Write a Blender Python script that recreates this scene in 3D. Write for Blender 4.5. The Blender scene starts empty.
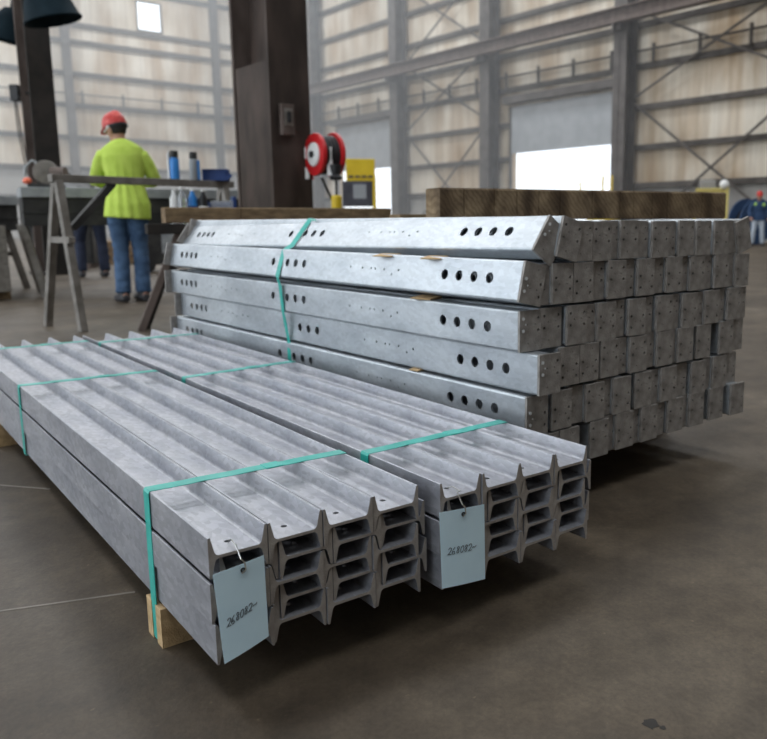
import bpy, bmesh, math, random
from mathutils import Vector, Matrix, noise
random.seed(7)
PI = math.pi
R = math.radians
S = bpy.context.scene
COL = S.collection
V = Vector

# ------------------------------------------------------------------ camera model
FPX, PITCH, ROLL, CAMH, CX, CY = 793.9, 0.1647, -0.0059, 0.777, 455.9, 353.3

def ray(px, py):
    x, y = px - CX, py - CY
    c, s = math.cos(-ROLL), math.sin(-ROLL)
    x, y = x * c - y * s, x * s + y * c
    a, b = x / FPX, -y / FPX
    return V((a, math.cos(PITCH) + b * math.sin(PITCH), -math.sin(PITCH) + b * math.cos(PITCH)))

def at(px, py, Y):
    r = ray(px, py)
    return V((0, 0, CAMH)) + r * (Y / r.y)

# ------------------------------------------------------------------ materials
def mat(name, c1, c2=None, rough=0.5, metal=0.0, scale=6.0, detail=4.0, bump=0.0, bscale=None,
        stretch=(1, 1, 1), emit=None, coord='Object', spangle=0.0, lo=.35, hi=.65, alpha=None, rvar=0.0, spec=None):
    m = bpy.data.materials.new(name); m.use_nodes = True
    nt = m.node_tree; N = nt.nodes; L = nt.links
    b = N['Principled BSDF']
    b.inputs['Roughness'].default_value = rough
    b.inputs['Metallic'].default_value = metal
    if spec is not None: b.inputs['Specular IOR Level'].default_value = spec
    tc = N.new('ShaderNodeTexCoord'); mp = N.new('ShaderNodeMapping')
    mp.inputs['Scale'].default_value = stretch
    L.new(tc.outputs[coord], mp.inputs['Vector'])
    c2 = c2 or c1
    nz = N.new('ShaderNodeTexNoise'); nz.inputs['Scale'].default_value = scale; nz.inputs['Detail'].default_value = detail
    L.new(mp.outputs[0], nz.inputs['Vector'])
    rp = N.new('ShaderNodeValToRGB')
    rp.color_ramp.elements[0].position = lo; rp.color_ramp.elements[1].position = hi
    rp.color_ramp.elements[0].color = (*c1, 1); rp.color_ramp.elements[1].color = (*c2, 1)
    L.new(nz.outputs[0], rp.inputs[0])
    out = rp.outputs[0]
    if spangle:
        vo = N.new('ShaderNodeTexVoronoi'); vo.inputs['Scale'].default_value = 110
        L.new(mp.outputs[0], vo.inputs['Vector'])
        sp = N.new('ShaderNodeSeparateColor'); L.new(vo.outputs['Color'], sp.inputs[0])
        mr = N.new('ShaderNodeMapRange'); mr.inputs[3].default_value = 1 - spangle; mr.inputs[4].default_value = 1 + spangle
        L.new(sp.outputs[0], mr.inputs[0])
        mx = N.new('ShaderNodeMix'); mx.data_type = 'RGBA'; mx.blend_type = 'MULTIPLY'; mx.inputs[0].default_value = 1
        cb = N.new('ShaderNodeCombineColor')
        for i in range(3): L.new(mr.outputs[0], cb.inputs[i])
        L.new(out, mx.inputs[6]); L.new(cb.outputs[0], mx.inputs[7]); out = mx.outputs[2]
    L.new(out, b.inputs['Base Color'])
    if rvar:
        mr2 = N.new('ShaderNodeMapRange'); mr2.inputs[3].default_value = rough - rvar; mr2.inputs[4].default_value = rough + rvar
        L.new(nz.outputs[0], mr2.inputs[0]); L.new(mr2.outputs[0], b.inputs['Roughness'])
    if bump:
        n2 = N.new('ShaderNodeTexNoise'); n2.inputs['Scale'].default_value = bscale or scale * 5; n2.inputs['Detail'].default_value = 5
        L.new(mp.outputs[0], n2.inputs['Vector'])
        bp = N.new('ShaderNodeBump'); bp.inputs['Strength'].default_value = bump; bp.inputs['Distance'].default_value = .01
        L.new(n2.outputs[0], bp.inputs['Height']); L.new(bp.outputs[0], b.inputs['Normal'])
    if emit:
        b.inputs['Emission Color'].default_value = (*c1, 1); b.inputs['Emission Strength'].default_value = emit
    if alpha is not None:
        b.inputs['Transmission Weight'].default_value = alpha
    return m

M = {}
M['galv'] = mat('galvanized_steel', (.345, .355, .395), (.45, .455, .485), .43, .62, 14, 7, .06, 300, spangle=.13, stretch=(.5, 1, 1), rvar=.08)
M['galv_bright'] = mat('bright_galvanized_steel', (.42, .455, .49), (.57, .605, .635), .42, .72, 9, 7, .05, 260, spangle=.08, stretch=(.5, 1, 1), rvar=.09)
M['galv_end'] = mat('shaded_steel_end', (.29, .262, .236), (.40, .365, .33), .68, .2, 40, 5, .15, 300)  # galvanized too; the ends' shade and brown floor reflection are in the colour
M['plate'] = mat('shaded_plate', (.235, .218, .20), (.41, .385, .36), .62, .3, 26, 7, .25, 160)  # galvanized too, with the shade on the end plates put into the colour
M['lit_hole'] = mat('lit_hole_disc', (.75, .78, .80), None, .4, .3)  # pale colour standing for light seen through the plate holes
M['strap'] = mat('teal_strap', (.02, .36, .30), (.05, .47, .40), .35, 0, 14, 3)
M['tag'] = mat('blue_card', (.62, .82, .92), (.66, .86, .95), .7, 0, 18, 3)
M['ink'] = mat('ink', (.012, .014, .03), None, .6)
M['wire'] = mat('wire', (.65, .65, .62), None, .3, 1)
M['lumber'] = mat('pale_lumber', (.40, .27, .13), (.60, .42, .23), .8, 0, 5, 5, .3, 40, stretch=(1, 8, 8))
M['timber'] = mat('brown_timber', (.14, .092, .048), (.27, .185, .10), .85, 0, 7, 5, .5, 60, stretch=(2, 6, 6))
M['concrete'] = mat('floor_concrete', (.2, .18, .15), (.3, .28, .25))
M['rust'] = mat('dark_rusty_steel', (.032, .022, .017), (.075, .052, .042), .75, .2, 5, 6, .2, 60, stretch=(1, 1, .35))
M['rust2'] = mat('brown_worn_steel', (.085, .062, .052), (.15, .115, .10), .7, .2, 6, 6, .2, 60, stretch=(1, 1, .4))
M['rustdark'] = mat('black_brown_steel', (.012, .010, .008), (.026, .020, .016), .75, .2, 5, 6, .2, 60)
M['horse'] = mat('worn_steel_tube', (.16, .145, .125), (.27, .25, .225), .6, .4, 9, 5, .1, 90)
M['darksteel'] = mat('dark_steel', (.03, .03, .03), (.055, .053, .05), .6, .4, 8, 4)
M['greysteel'] = mat('grey_painted_steel', (.28, .30, .31), (.38, .40, .41), .5, .3, 8, 4)
M['girt'] = mat('brown_girt_steel', (.065, .056, .05), (.11, .097, .088), .7, .2, 3, 4)
M['frame'] = mat('grey_brown_column_steel', (.07, .06, .055), (.12, .107, .10), .7, .2, 2, 4)
M['curtain'] = mat('grey_door_curtain', (.34, .36, .38), (.40, .42, .44), .6, .2, 2, 3)
M['lime'] = mat('lime_cloth', (.50, .68, .09), (.60, .78, .13), .85, 0, 9, 3, .3, 30)
M['jeans'] = mat('blue_denim', (.035, .075, .15), (.075, .14, .25), .9, 0, 11, 5, .2, 300)
M['navy'] = mat('navy_cloth', (.012, .018, .04), (.025, .034, .065), .9, 0, 9, 4)
M['greycloth'] = mat('grey_cloth', (.20, .20, .20), (.28, .28, .28), .9, 0, 12, 4)
M['skin'] = mat('skin', (.42, .22, .15), (.48, .26, .18), .6, 0, 12)
M['hair'] = mat('dark_hair', (.012, .010, .009), (.03, .025, .02), .8, 0, 60)
M['redhat'] = mat('red_hat', (.55, .03, .025), (.72, .09, .07), .4, 0, 30, lo=.5, hi=.6)
M['boot'] = mat('dark_boot', (.03, .03, .035), (.06, .06, .065), .6, 0, 20)
M['red'] = mat('red_paint', (.52, .012, .015), (.62, .02, .025), .35, 0, 6)
M['white'] = mat('white_paint', (.75, .75, .73), (.82, .82, .80), .5, 0, 6)
M['black'] = mat('black_rubber', (.012, .012, .013), (.02, .02, .022), .5, 0, 8)
M['yellow'] = mat('yellow_paint', (.72, .50, .02), (.80, .58, .03), .45, 0, 5)
M['paleyellow'] = mat('faded_yellow_paint', (.66, .55, .17), (.74, .63, .24), .5, 0, 5)
M['screen'] = mat('dark_panel', (.06, .06, .075), (.10, .10, .12), .3, 0, 3)
M['blue'] = mat('blue_plastic', (.015, .04, .15), (.025, .06, .20), .4, 0, 5)
M['brightblue'] = mat('bright_blue_label', (.03, .22, .62), (.05, .28, .70), .4, 0, 8)
M['clear'] = mat('clear_plastic', (.82, .86, .90), None, .12, 0, alpha=.75)
M['teal'] = mat('dark_teal_paint', (.006, .014, .020), (.012, .024, .032), .8, 0, 4, spec=.1)
M['jacket'] = mat('navy_jacket', (.02, .05, .12), (.03, .07, .16), .85, 0, 9)
M['hiv'] = mat('hi_vis_patch', (.45, .75, .12), None, .7)
M['palejeans'] = mat('pale_denim', (.42, .48, .56), (.52, .58, .66), .9, 0, 9)
M['lightwood'] = mat('pallet_wood', (.30, .20, .11), (.42, .29, .17), .8, 0, 6, 4, stretch=(1, 6, 6))
M['copper'] = mat('reddish_lamp', (.8, .18, .10), None, .3, .3)
M['ceil'] = mat('ceiling_sheet', (.30, .30, .30), (.36, .36, .36), .8, 0, 1)

def floor_material():
    m = bpy.data.materials.new('stained_concrete'); m.use_nodes = True
    N = m.node_tree.nodes; L = m.node_tree.links; b = N['Principled BSDF']
    tc = N.new('ShaderNodeTexCoord')
    def nz(sc, det, stretch=(1, 1, 1), rough=.55):
        mp = N.new('ShaderNodeMapping'); mp.inputs['Scale'].default_value = stretch
        mp.inputs['Rotation'].default_value = (0, 0, R(35))
        L.new(tc.outputs['Object'], mp.inputs[0])
        n = N.new('ShaderNodeTexNoise'); n.inputs['Scale'].default_value = sc; n.inputs['Detail'].default_value = det
        n.inputs['Roughness'].default_value = rough
        L.new(mp.outputs[0], n.inputs['Vector']); return n.outputs[0]
    def ramp(src, stops):
        r = N.new('ShaderNodeValToRGB'); e = r.color_ramp.elements
        e[0].position, e[0].color = stops[0][0], (*stops[0][1], 1)
        e[1].position, e[1].color = stops[-1][0], (*stops[-1][1], 1)
        for p, c in stops[1:-1]:
            k = e.new(p); k.color = (*c, 1)
        L.new(src, r.inputs[0]); return r.outputs[0]
    def mix(a, c, f=None, mode='MULTIPLY', fac=1.0):
        x = N.new('ShaderNodeMix'); x.data_type = 'RGBA'; x.blend_type = mode; x.inputs[0].default_value = fac
        if f is not None: L.new(f, x.inputs[0])
        L.new(a, x.inputs[6]); L.new(c, x.inputs[7]); return x.outputs[2]
    base = ramp(nz(1.3, 9, rough=.62), [(.3, (.058, .044, .030)), (.5, (.097, .077, .054)), (.7, (.145, .121, .091))])
    mott = ramp(nz(11, 10, rough=.75), [(.32, (.62, .60, .58)), (.66, (1.2, 1.19, 1.17))])
    grain = ramp(nz(90, 6, rough=.8), [(.3, (.70, .70, .70)), (.7, (1.25, 1.25, 1.25))])
    streak = ramp(nz(2.6, 8, (1, .14, 1), .65), [(.35, (.76, .74, .72)), (.62, (1.12, 1.11, 1.10))])
    spots = ramp(nz(55, 3), [(.70, (1, 1, 1)), (.76, (1.9, 1.9, 1.9))])
    dark = ramp(nz(.5, 6), [(.40, (.70, .66, .62)), (.6, (1.12, 1.1, 1.08))])
    c = mix(mix(mix(mix(mix(base, mott), streak), spots), dark), grain)
    L.new(c, b.inputs['Base Color'])
    rr = N.new('ShaderNodeMapRange'); rr.inputs[3].default_value = .42; rr.inputs[4].default_value = .72
    L.new(nz(3, 6), rr.inputs[0]); L.new(rr.outputs[0], b.inputs['Roughness'])
    bp = N.new('ShaderNodeBump'); bp.inputs['Strength'].default_value = .25; bp.inputs['Distance'].default_value = .004
    L.new(nz(60, 6, rough=.7), bp.inputs['Height']); L.new(bp.outputs[0], b.inputs['Normal'])
    return m
M['floor'] = floor_material()

def wall_material():
    """cream sheeting: fine ribs, brown streaks running down, dirtier at the foot"""
    m = bpy.data.materials.new('stained_cream_sheeting'); m.use_nodes = True
    N = m.node_tree.nodes; L = m.node_tree.links; b = N['Principled BSDF']; b.inputs['Roughness'].default_value = .7
    tc = N.new('ShaderNodeTexCoord')
    def nz(sc, det, stretch):
        mp = N.new('ShaderNodeMapping'); mp.inputs['Scale'].default_value = stretch
        L.new(tc.outputs['Object'], mp.inputs[0])
        n = N.new('ShaderNodeTexNoise'); n.inputs['Scale'].default_value = sc; n.inputs['Detail'].default_value = det
        L.new(mp.outputs[0], n.inputs['Vector']); return n.outputs[0]
    def ramp(src, p0, c0, p1, c1):
        r = N.new('ShaderNodeValToRGB'); e = r.color_ramp.elements
        e[0].position, e[0].color, e[1].position, e[1].color = p0, (*c0, 1), p1, (*c1, 1)
        L.new(src, r.inputs[0]); return r.outputs[0]
    def mul(a, c):
        x = N.new('ShaderNodeMix'); x.data_type = 'RGBA'; x.blend_type = 'MULTIPLY'; x.inputs[0].default_value = 1
        L.new(a, x.inputs[6]); L.new(c, x.inputs[7]); return x.outputs[2]
    base = ramp(nz(.35, 4, (1, 1, 1)), .35, (.52, .455, .36), .65, (.72, .67, .58))
    streak = ramp(nz(.8, 7, (1, 1, .22)), .36, (.62, .50, .38), .60, (1, 1, 1))
    fine = ramp(nz(5, 3, (1, 1, .03)), .35, (.86, .84, .82), .6, (1.03, 1.03, 1.03))
    c = mul(mul(base, streak), fine)
    L.new(c, b.inputs['Base Color'])
    return m
M['wall'] = wall_material()
M['wallfoot'] = mat('grey_wall_foot', (.26, .25, .24), (.38, .37, .35), .8, 0, .8, 5, stretch=(1, 1, .3))

def front_timber_material():
    m = bpy.data.materials.new('sawn_tie_timber'); m.use_nodes = True
    N = m.node_tree.nodes; L = m.node_tree.links; b = N['Principled BSDF']; b.inputs['Roughness'].default_value = .9
    tc = N.new('ShaderNodeTexCoord')
    def wave(rot, sc, dist):
        mp = N.new('ShaderNodeMapping'); mp.inputs['Rotation'].default_value = rot
        L.new(tc.outputs['Object'], mp.inputs[0])
        w = N.new('ShaderNodeTexWave'); w.inputs['Scale'].default_value = sc; w.inputs['Distortion'].default_value = dist
        w.inputs['Detail'].default_value = 3
        L.new(mp.outputs[0], w.inputs['Vector']); return w.outputs['Fac']
    def ramp(src, stops):
        r = N.new('ShaderNodeValToRGB'); e = r.color_ramp.elements
        e[0].position, e[0].color = stops[0][0], (*stops[0][1], 1)
        e[1].position, e[1].color = stops[-1][0], (*stops[-1][1], 1)
        L.new(src, r.inputs[0]); return r.outputs[0]
    def mul(a, c):
        x = N.new('ShaderNodeMix'); x.data_type = 'RGBA'; x.blend_type = 'MULTIPLY'; x.inputs[0].default_value = 1
        L.new(a, x.inputs[6]); L.new(c, x.inputs[7]); return x.outputs[2]
    n = N.new('ShaderNodeTexNoise'); n.inputs['Scale'].default_value = 16; n.inputs['Detail'].default_value = 6
    L.new(tc.outputs['Object'], n.inputs['Vector'])
    base = ramp(n.outputs[0], [(.3, (.10, .066, .036)), (.7, (.25, .18, .105))])
    saw1 = ramp(wave((0, R(38), 0), 21, 7), [(.1, (.80, .77, .72)), (.6, (1.06, 1.06, 1.06))])
    saw2 = ramp(wave((0, 0, 0), 1.9, 9), [(.0, (.45, .40, .34)), (.45, (1.05, 1.05, 1.05))])
    L.new(mul(mul(base, saw1), saw2), b.inputs['Base Color'])
    bp = N.new('ShaderNodeBump'); bp.inputs['Strength'].default_value = .4; bp.inputs['Distance'].default_value = .004
    L.new(n.outputs[0], bp.inputs['Height']); L.new(bp.outputs[0], b.inputs['Normal'])
    return m
M['tie'] = front_timber_material()

# ------------------------------------------------------------------ mesh helpers
def link(name, me, parent=None, mw=None):
    o = bpy.data.objects.new(name, me); COL.objects.link(o)
    if parent is not None: o.parent = parent
    if mw is not None:
        if parent is None: o.matrix_world = mw
        else: o.matrix_local = mw
    return o

def to_mesh(bm, name, mats, smooth=False, bevel=0, segs=2, angle=30):
    bmesh.ops.remove_doubles(bm, verts=bm.verts, dist=1e-6)
    bmesh.ops.recalc_face_normals(bm, faces=bm.faces)
    me = bpy.data.meshes.new(name); bm.to_mesh(me); bm.free()
    for m in (mats if isinstance(mats, (list, tuple)) else [mats]): me.materials.append(m)
    if bevel:
        o = bpy.data.objects.new('tmp', me); COL.objects.link(o)
        md = o.modifiers.new('b', 'BEVEL'); md.width = bevel; md.segments = segs; md.limit_method = 'ANGLE'; md.angle_limit = R(40)
        me = bake(o, me)
    if smooth:
        for p in me.polygons: p.use_smooth = True
        try: me.set_sharp_from_angle(angle=R(angle))
        except Exception: pass
    return me

def bake(o, old=None):
    dg = bpy.context.evaluated_depsgraph_get(); dg.update()
    me = bpy.data.meshes.new_from_object(o.evaluated_get(dg))
    COL.objects.unlink(o); bpy.data.objects.remove(o)
    return me

def boolean(me, cutter_bm):
    cm = bpy.data.meshes.new('cut'); bmesh.ops.recalc_face_normals(cutter_bm, faces=cutter_bm.faces)
    cutter_bm.to_mesh(cm); cutter_bm.free()
    a = bpy.data.objects.new('a', me); c = bpy.data.objects.new('c', cm)
    COL.objects.link(a); COL.objects.link(c)
    md = a.modifiers.new('x', 'BOOLEAN'); md.operation = 'DIFFERENCE'; md.solver = 'EXACT'; md.object = c
    r = bake(a); COL.objects.unlink(c); bpy.data.objects.remove(c)
    return r

def box(bm, lo, hi, mi=0, mw=None):
    r = bmesh.ops.create_cube(bm, size=1)
    lo, hi = V(lo), V(hi)
    for v in r['verts']:
        v.co = V([(lo[i] + hi[i]) / 2 + v.co[i] * (hi[i] - lo[i]) for i in range(3)])
        if mw is not None: v.co = mw @ v.co
    for f in {f for v in r['verts'] for f in v.link_faces}: f.material_index = mi

def cyl(bm, p, q, r, r2=None, n=20, mi=0, caps=True):
    p, q = V(p), V(q); d = q - p
    t = Matrix.Translation((p + q) / 2) @ d.to_track_quat('Z', 'Y').to_matrix().to_4x4()
    g = bmesh.ops.create_cone(bm, cap_ends=caps, cap_tris=False, segments=n, radius1=r, radius2=r if r2 is None else r2, depth=d.length, matrix=t)
    for f in {f for v in g['verts'] for f in v.link_faces}: f.material_index = mi

def bar(bm, p, q, a, b, up=(0, 0, 1), mi=0):
    """square bar a (sideways) x b (along up) from p to q"""
    p, q = V(p), V(q); d = (q - p); l = d.length; d.normalize()
    s = d.cross(V(up))
    if s.length < 1e-4: s = d.cross(V((1, 0, 0)))
    s.normalize(); t = s.cross(d)
    mw = Matrix((( d.x, s.x, t.x, p.x), (d.y, s.y, t.y, p.y), (d.z, s.z, t.z, p.z), (0, 0, 0, 1)))
    box(bm, (0, -a / 2, -b / 2), (l, a / 2, b / 2), mi, mw)

def tube(bm, pts, rad, n=8, mi=0):
    """round tube along pts; rad is a number or one per point; number or (rx, ry)"""
    pts = [V(p) for p in pts]; rings = []
    rads = rad if isinstance(rad, (list, tuple)) and len(rad) == len(pts) else [rad] * len(pts)
    ref = None
    for i, p in enumerate(pts):
        d = (pts[min(i + 1, len(pts) - 1)] - pts[max(i - 1, 0)]).normalized()
        if ref is None: ref = V((1, 0, 0)) if abs(d.x) < .85 else V((0, 1, 0))
        x = (ref - d * ref.dot(d)).normalized(); y = d.cross(x); ref = x
        r = rads[i]; rx, ry = r if isinstance(r, tuple) else (r, r)
        rings.append([bm.verts.new(p + x * (rx * math.cos(2 * PI * k / n)) + y * (ry * math.sin(2 * PI * k / n))) for k in range(n)])
    for a, b in zip(rings, rings[1:]):
        for k in range(n):
            bm.faces.new((a[k], a[(k + 1) % n], b[(k + 1) % n], b[k])).material_index = mi
    bm.faces.new(rings[0][::-1]).material_index = mi; bm.faces.new(rings[-1]).material_index = mi

def prism(bm, poly, x0, x1, mi=0, mi_end=None):
    """poly in (y, z) extruded along x"""
    a = [bm.verts.new((x0, y, z)) for y, z in poly]; b = [bm.verts.new((x1, y, z)) for y, z in poly]
    n = len(poly)
    for k in range(n):
        bm.faces.new((a[k], a[(k + 1) % n], b[(k + 1) % n], b[k])).material_index = mi
    e = mi if mi_end is None else mi_end
    bm.faces.new(a[::-1]).material_index = e; bm.faces.new(b).material_index = e

def lathe(bm, prof, n=24, mw=Matrix(), mi=0, closed=False):
    """prof (r, z) pairs round the local z axis"""
    rings = []
    for r, z in prof:
        rings.append([bm.verts.new(mw @ V((max(r, 1e-4) * math.cos(2 * PI * k / n), max(r, 1e-4) * math.sin(2 * PI * k / n), z))) for k in range(n)])
    for a, b in zip(rings, rings[1:]):
        for k in range(n):
            bm.faces.new((a[k], a[(k + 1) % n], b[(k + 1) % n], b[k])).material_index = mi
    if closed:
        a, b = rings[-1], rings[0]
        for k in range(n): bm.faces.new((a[k], a[(k + 1) % n], b[(k + 1) % n], b[k])).material_index = mi
    else:
        bm.faces.new(rings[0][::-1]).material_index = mi; bm.faces.new(rings[-1]).material_index = mi

def ellipsoid(bm, c, r, n=20, mw=Matrix()):
    bmesh.ops.create_uvsphere(bm, u_segments=n, v_segments=n * 2 // 3, radius=1, matrix=mw @ Matrix.Translation(V(c)) @ Matrix.Diagonal((*r, 1)))

def melt(bm, name, m, voxel=.012, smooth=2):
    """fuse overlapping lofts into one continuous skin"""
    me = bpy.data.meshes.new(name); bmesh.ops.recalc_face_normals(bm, faces=bm.faces); bm.to_mesh(me); bm.free()
    o = bpy.data.objects.new('tmp', me); COL.objects.link(o)
    md = o.modifiers.new('r', 'REMESH'); md.mode = 'VOXEL'; md.voxel_size = voxel; md.use_smooth_shade = True
    if smooth:
        sm = o.modifiers.new('s', 'SMOOTH'); sm.iterations = smooth; sm.factor = .5
    r = bake(o); r.materials.clear(); r.materials.append(m)
    for p in r.polygons: p.use_smooth = True; p.material_index = 0
    return r

def thing(name, label, cat, mw=Matrix(), group=None):
    o = bpy.data.objects.new(name, None); COL.objects.link(o); o.matrix_world = mw
    o.empty_display_size = .1
    return tag(o, label, cat, group)

def tag(o, label, cat, group=None, kind=None):
    o['label'] = label; o['category'] = cat
    if group: o['group'] = group
    o['kind'] = kind or 'thing'
    return o

def structure(name, me, mw=None, parent=None):
    o = link(name, me, parent, mw); o['kind'] = 'structure'; return o

def dup(root, mw, label, group=None):
    r = root.copy(); COL.objects.link(r); r.matrix_world = mw; r['label'] = label
    if group: r['group'] = group
    for ch in root.children:
        c = ch.copy(); COL.objects.link(c); c.parent = r
        for g in ch.children:
            d = g.copy(); COL.objects.link(d); d.parent = c
    return r

def frame(o, yaw, z=0.0):
    return Matrix.Translation((o[0], o[1], z)) @ Matrix.Rotation(yaw, 4, 'Z')

# ------------------------------------------------------------------ building
# building axes: local x runs along the long right-hand wall towards the camera's right, local y points at that wall
BA = math.atan2(-.755, .656)
BW = Matrix.Rotation(BA, 4, 'Z')
XL, XR, YN, YS, HT = -50.2, 24.0, 26.9, -12.0, 16.5
def bl(x, y, z): return BW @ V((x, y, z))

bm = bmesh.new(); box(bm, (XL - 1, YS - 4, -.2), (XR + 1, YN + 4, 0))
structure('floor', to_mesh(bm, 'floor', M['floor']), BW)
fl = bpy.data.objects['floor']
BWI = BW.inverted()
M['joint'] = mat('joint_filler', (.20, .18, .155), (.28, .25, .22), .9, 0, 30)
M['stain'] = mat('oil_stain', (.012, .010, .008), (.022, .018, .014), .6, 0, 20)
def onfloor(px, py):
    r = ray(px, py); return r * (-CAMH / r.z) + V((0, 0, CAMH))
a, b = onfloor(-40, 617), onfloor(135, 592)
bm = bmesh.new(); bar(bm, BWI @ (a + V((0, 0, .0003))), BWI @ (b + V((0, 0, .0003))), .006, .0012)
structure('floor_joint', to_mesh(bm, 'floor_joint', M['joint']), None, fl)
a, b = onfloor(-40, 482), onfloor(50, 489)
bm = bmesh.new(); bar(bm, BWI @ (a + V((0, 0, .0003))), BWI @ (b + V((0, 0, .0003))), .006, .0012)
structure('floor_joint', to_mesh(bm, 'floor_joint', M['joint']), None, fl)
for px, py, rr in ((651, 724, .0125), (663, 728, .005)):
    c = BWI @ onfloor(px, py); bm = bmesh.new()
    vs = [bm.verts.new((c.x + rr * (1 + .25 * math.sin(3 * k + px)) * math.cos(k * PI / 8), c.y + rr * (1 + .2 * math.cos(5 * k)) * math.sin(k * PI / 8), .0006)) for k in range(16)]
    f = bm.faces.new(vs); e = bmesh.ops.extrude_face_region(bm, geom=[f])
    for v in e['geom']:
        if isinstance(v, bmesh.types.BMVert): v.co.z = -.001
    structure('floor_stain', to_mesh(bm, 'floor_stain', M['stain']), None, fl)
bm = bmesh.new(); box(bm, (XL, YS, HT), (XR, YN, HT + .2))
structure('ceiling', to_mesh(bm, 'ceiling', M['ceil']), BW)

def wall_with_holes(x0, x1, z1, holes, thick, foot=2.1):
    """wall in local xz plane (thickness along y), holes (xa, xb, za, zb); lower strip gets material 1"""
    xs = sorted({x0, x1, *[h[0] for h in holes], *[h[1] for h in holes]})
    zs = sorted({0, foot, z1, *[h[2] for h in holes], *[h[3] for h in holes]})
    bm = bmesh.new()
    for a, b in zip(xs, xs[1:]):
        for c, d in zip(zs, zs[1:]):
            cx, cz = (a + b) / 2, (c + d) / 2
            if any(h[0] < cx < h[1] and h[2] < cz < h[3] for h in holes): continue
            box(bm, (a, 0, c), (b, thick, d), 1 if d <= foot + .01 else 0)
    return bm

# right-hand (long) wall with roll-up doors
DOORS = [(-26.85, -20.8, 3.85, 5.75), (-41.5, -35.6, 3.75, 6.1), (-49.2, -44.3, 3.75, 6.1)]
bm = wall_with_holes(XL, XR, HT, [(a, b, 0, t) for a, b, c, t in DOORS], .25)
wr = structure('wall_right', to_mesh(bm, 'wall_right', [M['wall'], M['wallfoot']]), BW @ Matrix.Translation((0, YN, 0)))
for z in (2.15, 3.62, 5.15, 6.7, 8.25, 9.8, 11.4, 13.0, 14.6):
    segs = [(XL, XR)]
    for a, b, c, t in DOORS:
        if z < t + .1:
            ns = []
            for p, q in segs:
                if a > p and b < q: ns += [(p, a), (b, q)]
                else: ns.append((p, q))
            segs = ns
    bm = bmesh.new()
    for p, q in segs:
        box(bm, (p, -.22, z - .02), (q, 0, z + .02)); box(bm, (p, -.22, z - .10), (q, -.19, z + .10)); box(bm, (p, -.02, z - .10), (q, 0, z + .10))
    structure('girt', to_mesh(bm, 'girt', M['girt']), Matrix(), wr)
# conduit rail with stubs on the wall
bm = bmesh.new()
cyl(bm, (XL, -.3, 7.25), (XR, -.3, 7.25), .045, n=8)
for k in range(36):
    x = -49 + k * 2.0
    cyl(bm, (x, -.3, 6.75), (x, -.3, 7.45), .07, n=8)
structure('conduit', to_mesh(bm, 'conduit', M['girt'], True), Matrix(), wr)
# diagonal brace rods
for xa, xb in ((-19.8, -12.8), (-34.4, -28.2)):
  for z0, z1 in ((.05, 5.3), (5.5, 8.75), (8.9, 12.6)):
   for x0, x1 in ((xa, xb), (xb, xa)):
    bm = bmesh.new(); bar(bm, (x0, -.36, z0), (x1, -.36, z1), .05, .085)
    structure('brace_rod', to_mesh(bm, 'brace_rod', M['girt']), Matrix(), wr)
n = 0
for (a, b, c, t) in DOORS:
    n += 1
    bm = bmesh.new(); k = 0; z = c
    while z < t + .2:
        box(bm, (a - .1, -.10, z), (b + .1, -.05, min(z + .095, t + .2))); box(bm, (a - .1, -.085, z + .095), (b + .1, -.055, z + .105)); z += .105
    d = structure(f'door_{n}', to_mesh(bm, 'door', M['curtain']), BW @ Matrix.Translation((0, YN, 0)))
    bm = bmesh.new(); box(bm, (a - .2, -.5, t + .3), (b + .2, -.02, t + .62))
    structure('door_hood', to_mesh(bm, 'door_hood', M['frame']), Matrix(), d)
    for x in (a - .12, b):
        bm = bmesh.new(); box(bm, (x, -.14, 0), (x + .12, -.01, t + .2))
        structure('door_track', to_mesh(bm, 'door_track', M['frame']), Matrix(), d)
# far left wall
WIN = [(18.5, 20.05, 12.15, 13.9), (10.9, 12.4, 12.9, 14.7)]
bm = wall_with_holes(YS, YN, HT, WIN, .25, 3.9)
ML = BW @ Matrix.Translation((XL, 0, 0)) @ Matrix.Rotation(R(90), 4, 'Z')      # local x -> building y, local y -> away (-x)
wl = structure('wall_left', to_mesh(bm, 'wall_left', [M['wall'], M['wallfoot']]), ML)
for z in (2.3, 3.95, 5.7, 7.5, 9.25, 11.0, 11.95, 14.3):
    bm = bmesh.new()
    box(bm, (YS, -.22, z - .02), (YN, 0, z + .02)); box(bm, (YS, -.22, z - .11), (YN, -.19, z + .11)); box(bm, (YS, -.02, z - .11), (YN, 0, z + .11))
    structure('girt', to_mesh(bm, 'girt', M['girt']), Matrix(), wl)
bm = bmesh.new()
cyl(bm, (YS, -.3, 8.1), (YN, -.3, 8.1), .04, n=8)
for k in range(16):
    x = -8 + k * 2.3; cyl(bm, (x, -.3, 7.6), (x, -.3, 8.3), .06, n=8)
structure('conduit', to_mesh(bm, 'conduit', M['girt'], True), Matrix(), wl)
for i, (a, b, c, t) in enumerate(WIN):
    bm = bmesh.new()
    for p, q in (((a, c), (b, c + .08)), ((a, t - .08), (b, t)), ((a, c), (a + .08, t)), ((b - .08, c), (b, t))):
        box(bm, (p[0], -.06, p[1]), (q[0], .1, q[1]))
    structure(f'window_{i+1}', to_mesh(bm, 'window', M['frame']), ML)
# the two walls outside the picture: one with the big open bay doors that let the daylight in, one plain
BAYS = [(-34.0, -26.0, 0, 5.6), (-20.0, -11.0, 0, 6.0), (-6.5, 2.5, 0, 5.4)]
bm = wall_with_holes(XL, XR, HT, BAYS, .25)
structure('wall_bay', to_mesh(bm, 'wall_bay', [M['wall'], M['wallfoot']]), BW @ Matrix.Translation((0, YS - .25, 0)))
bm = bmesh.new(); box(bm, (XR, YS, 0), (XR + .25, YN, HT))
structure('wall_back', to_mesh(bm, 'wall_back', M['wallfoot']), BW)
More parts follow.
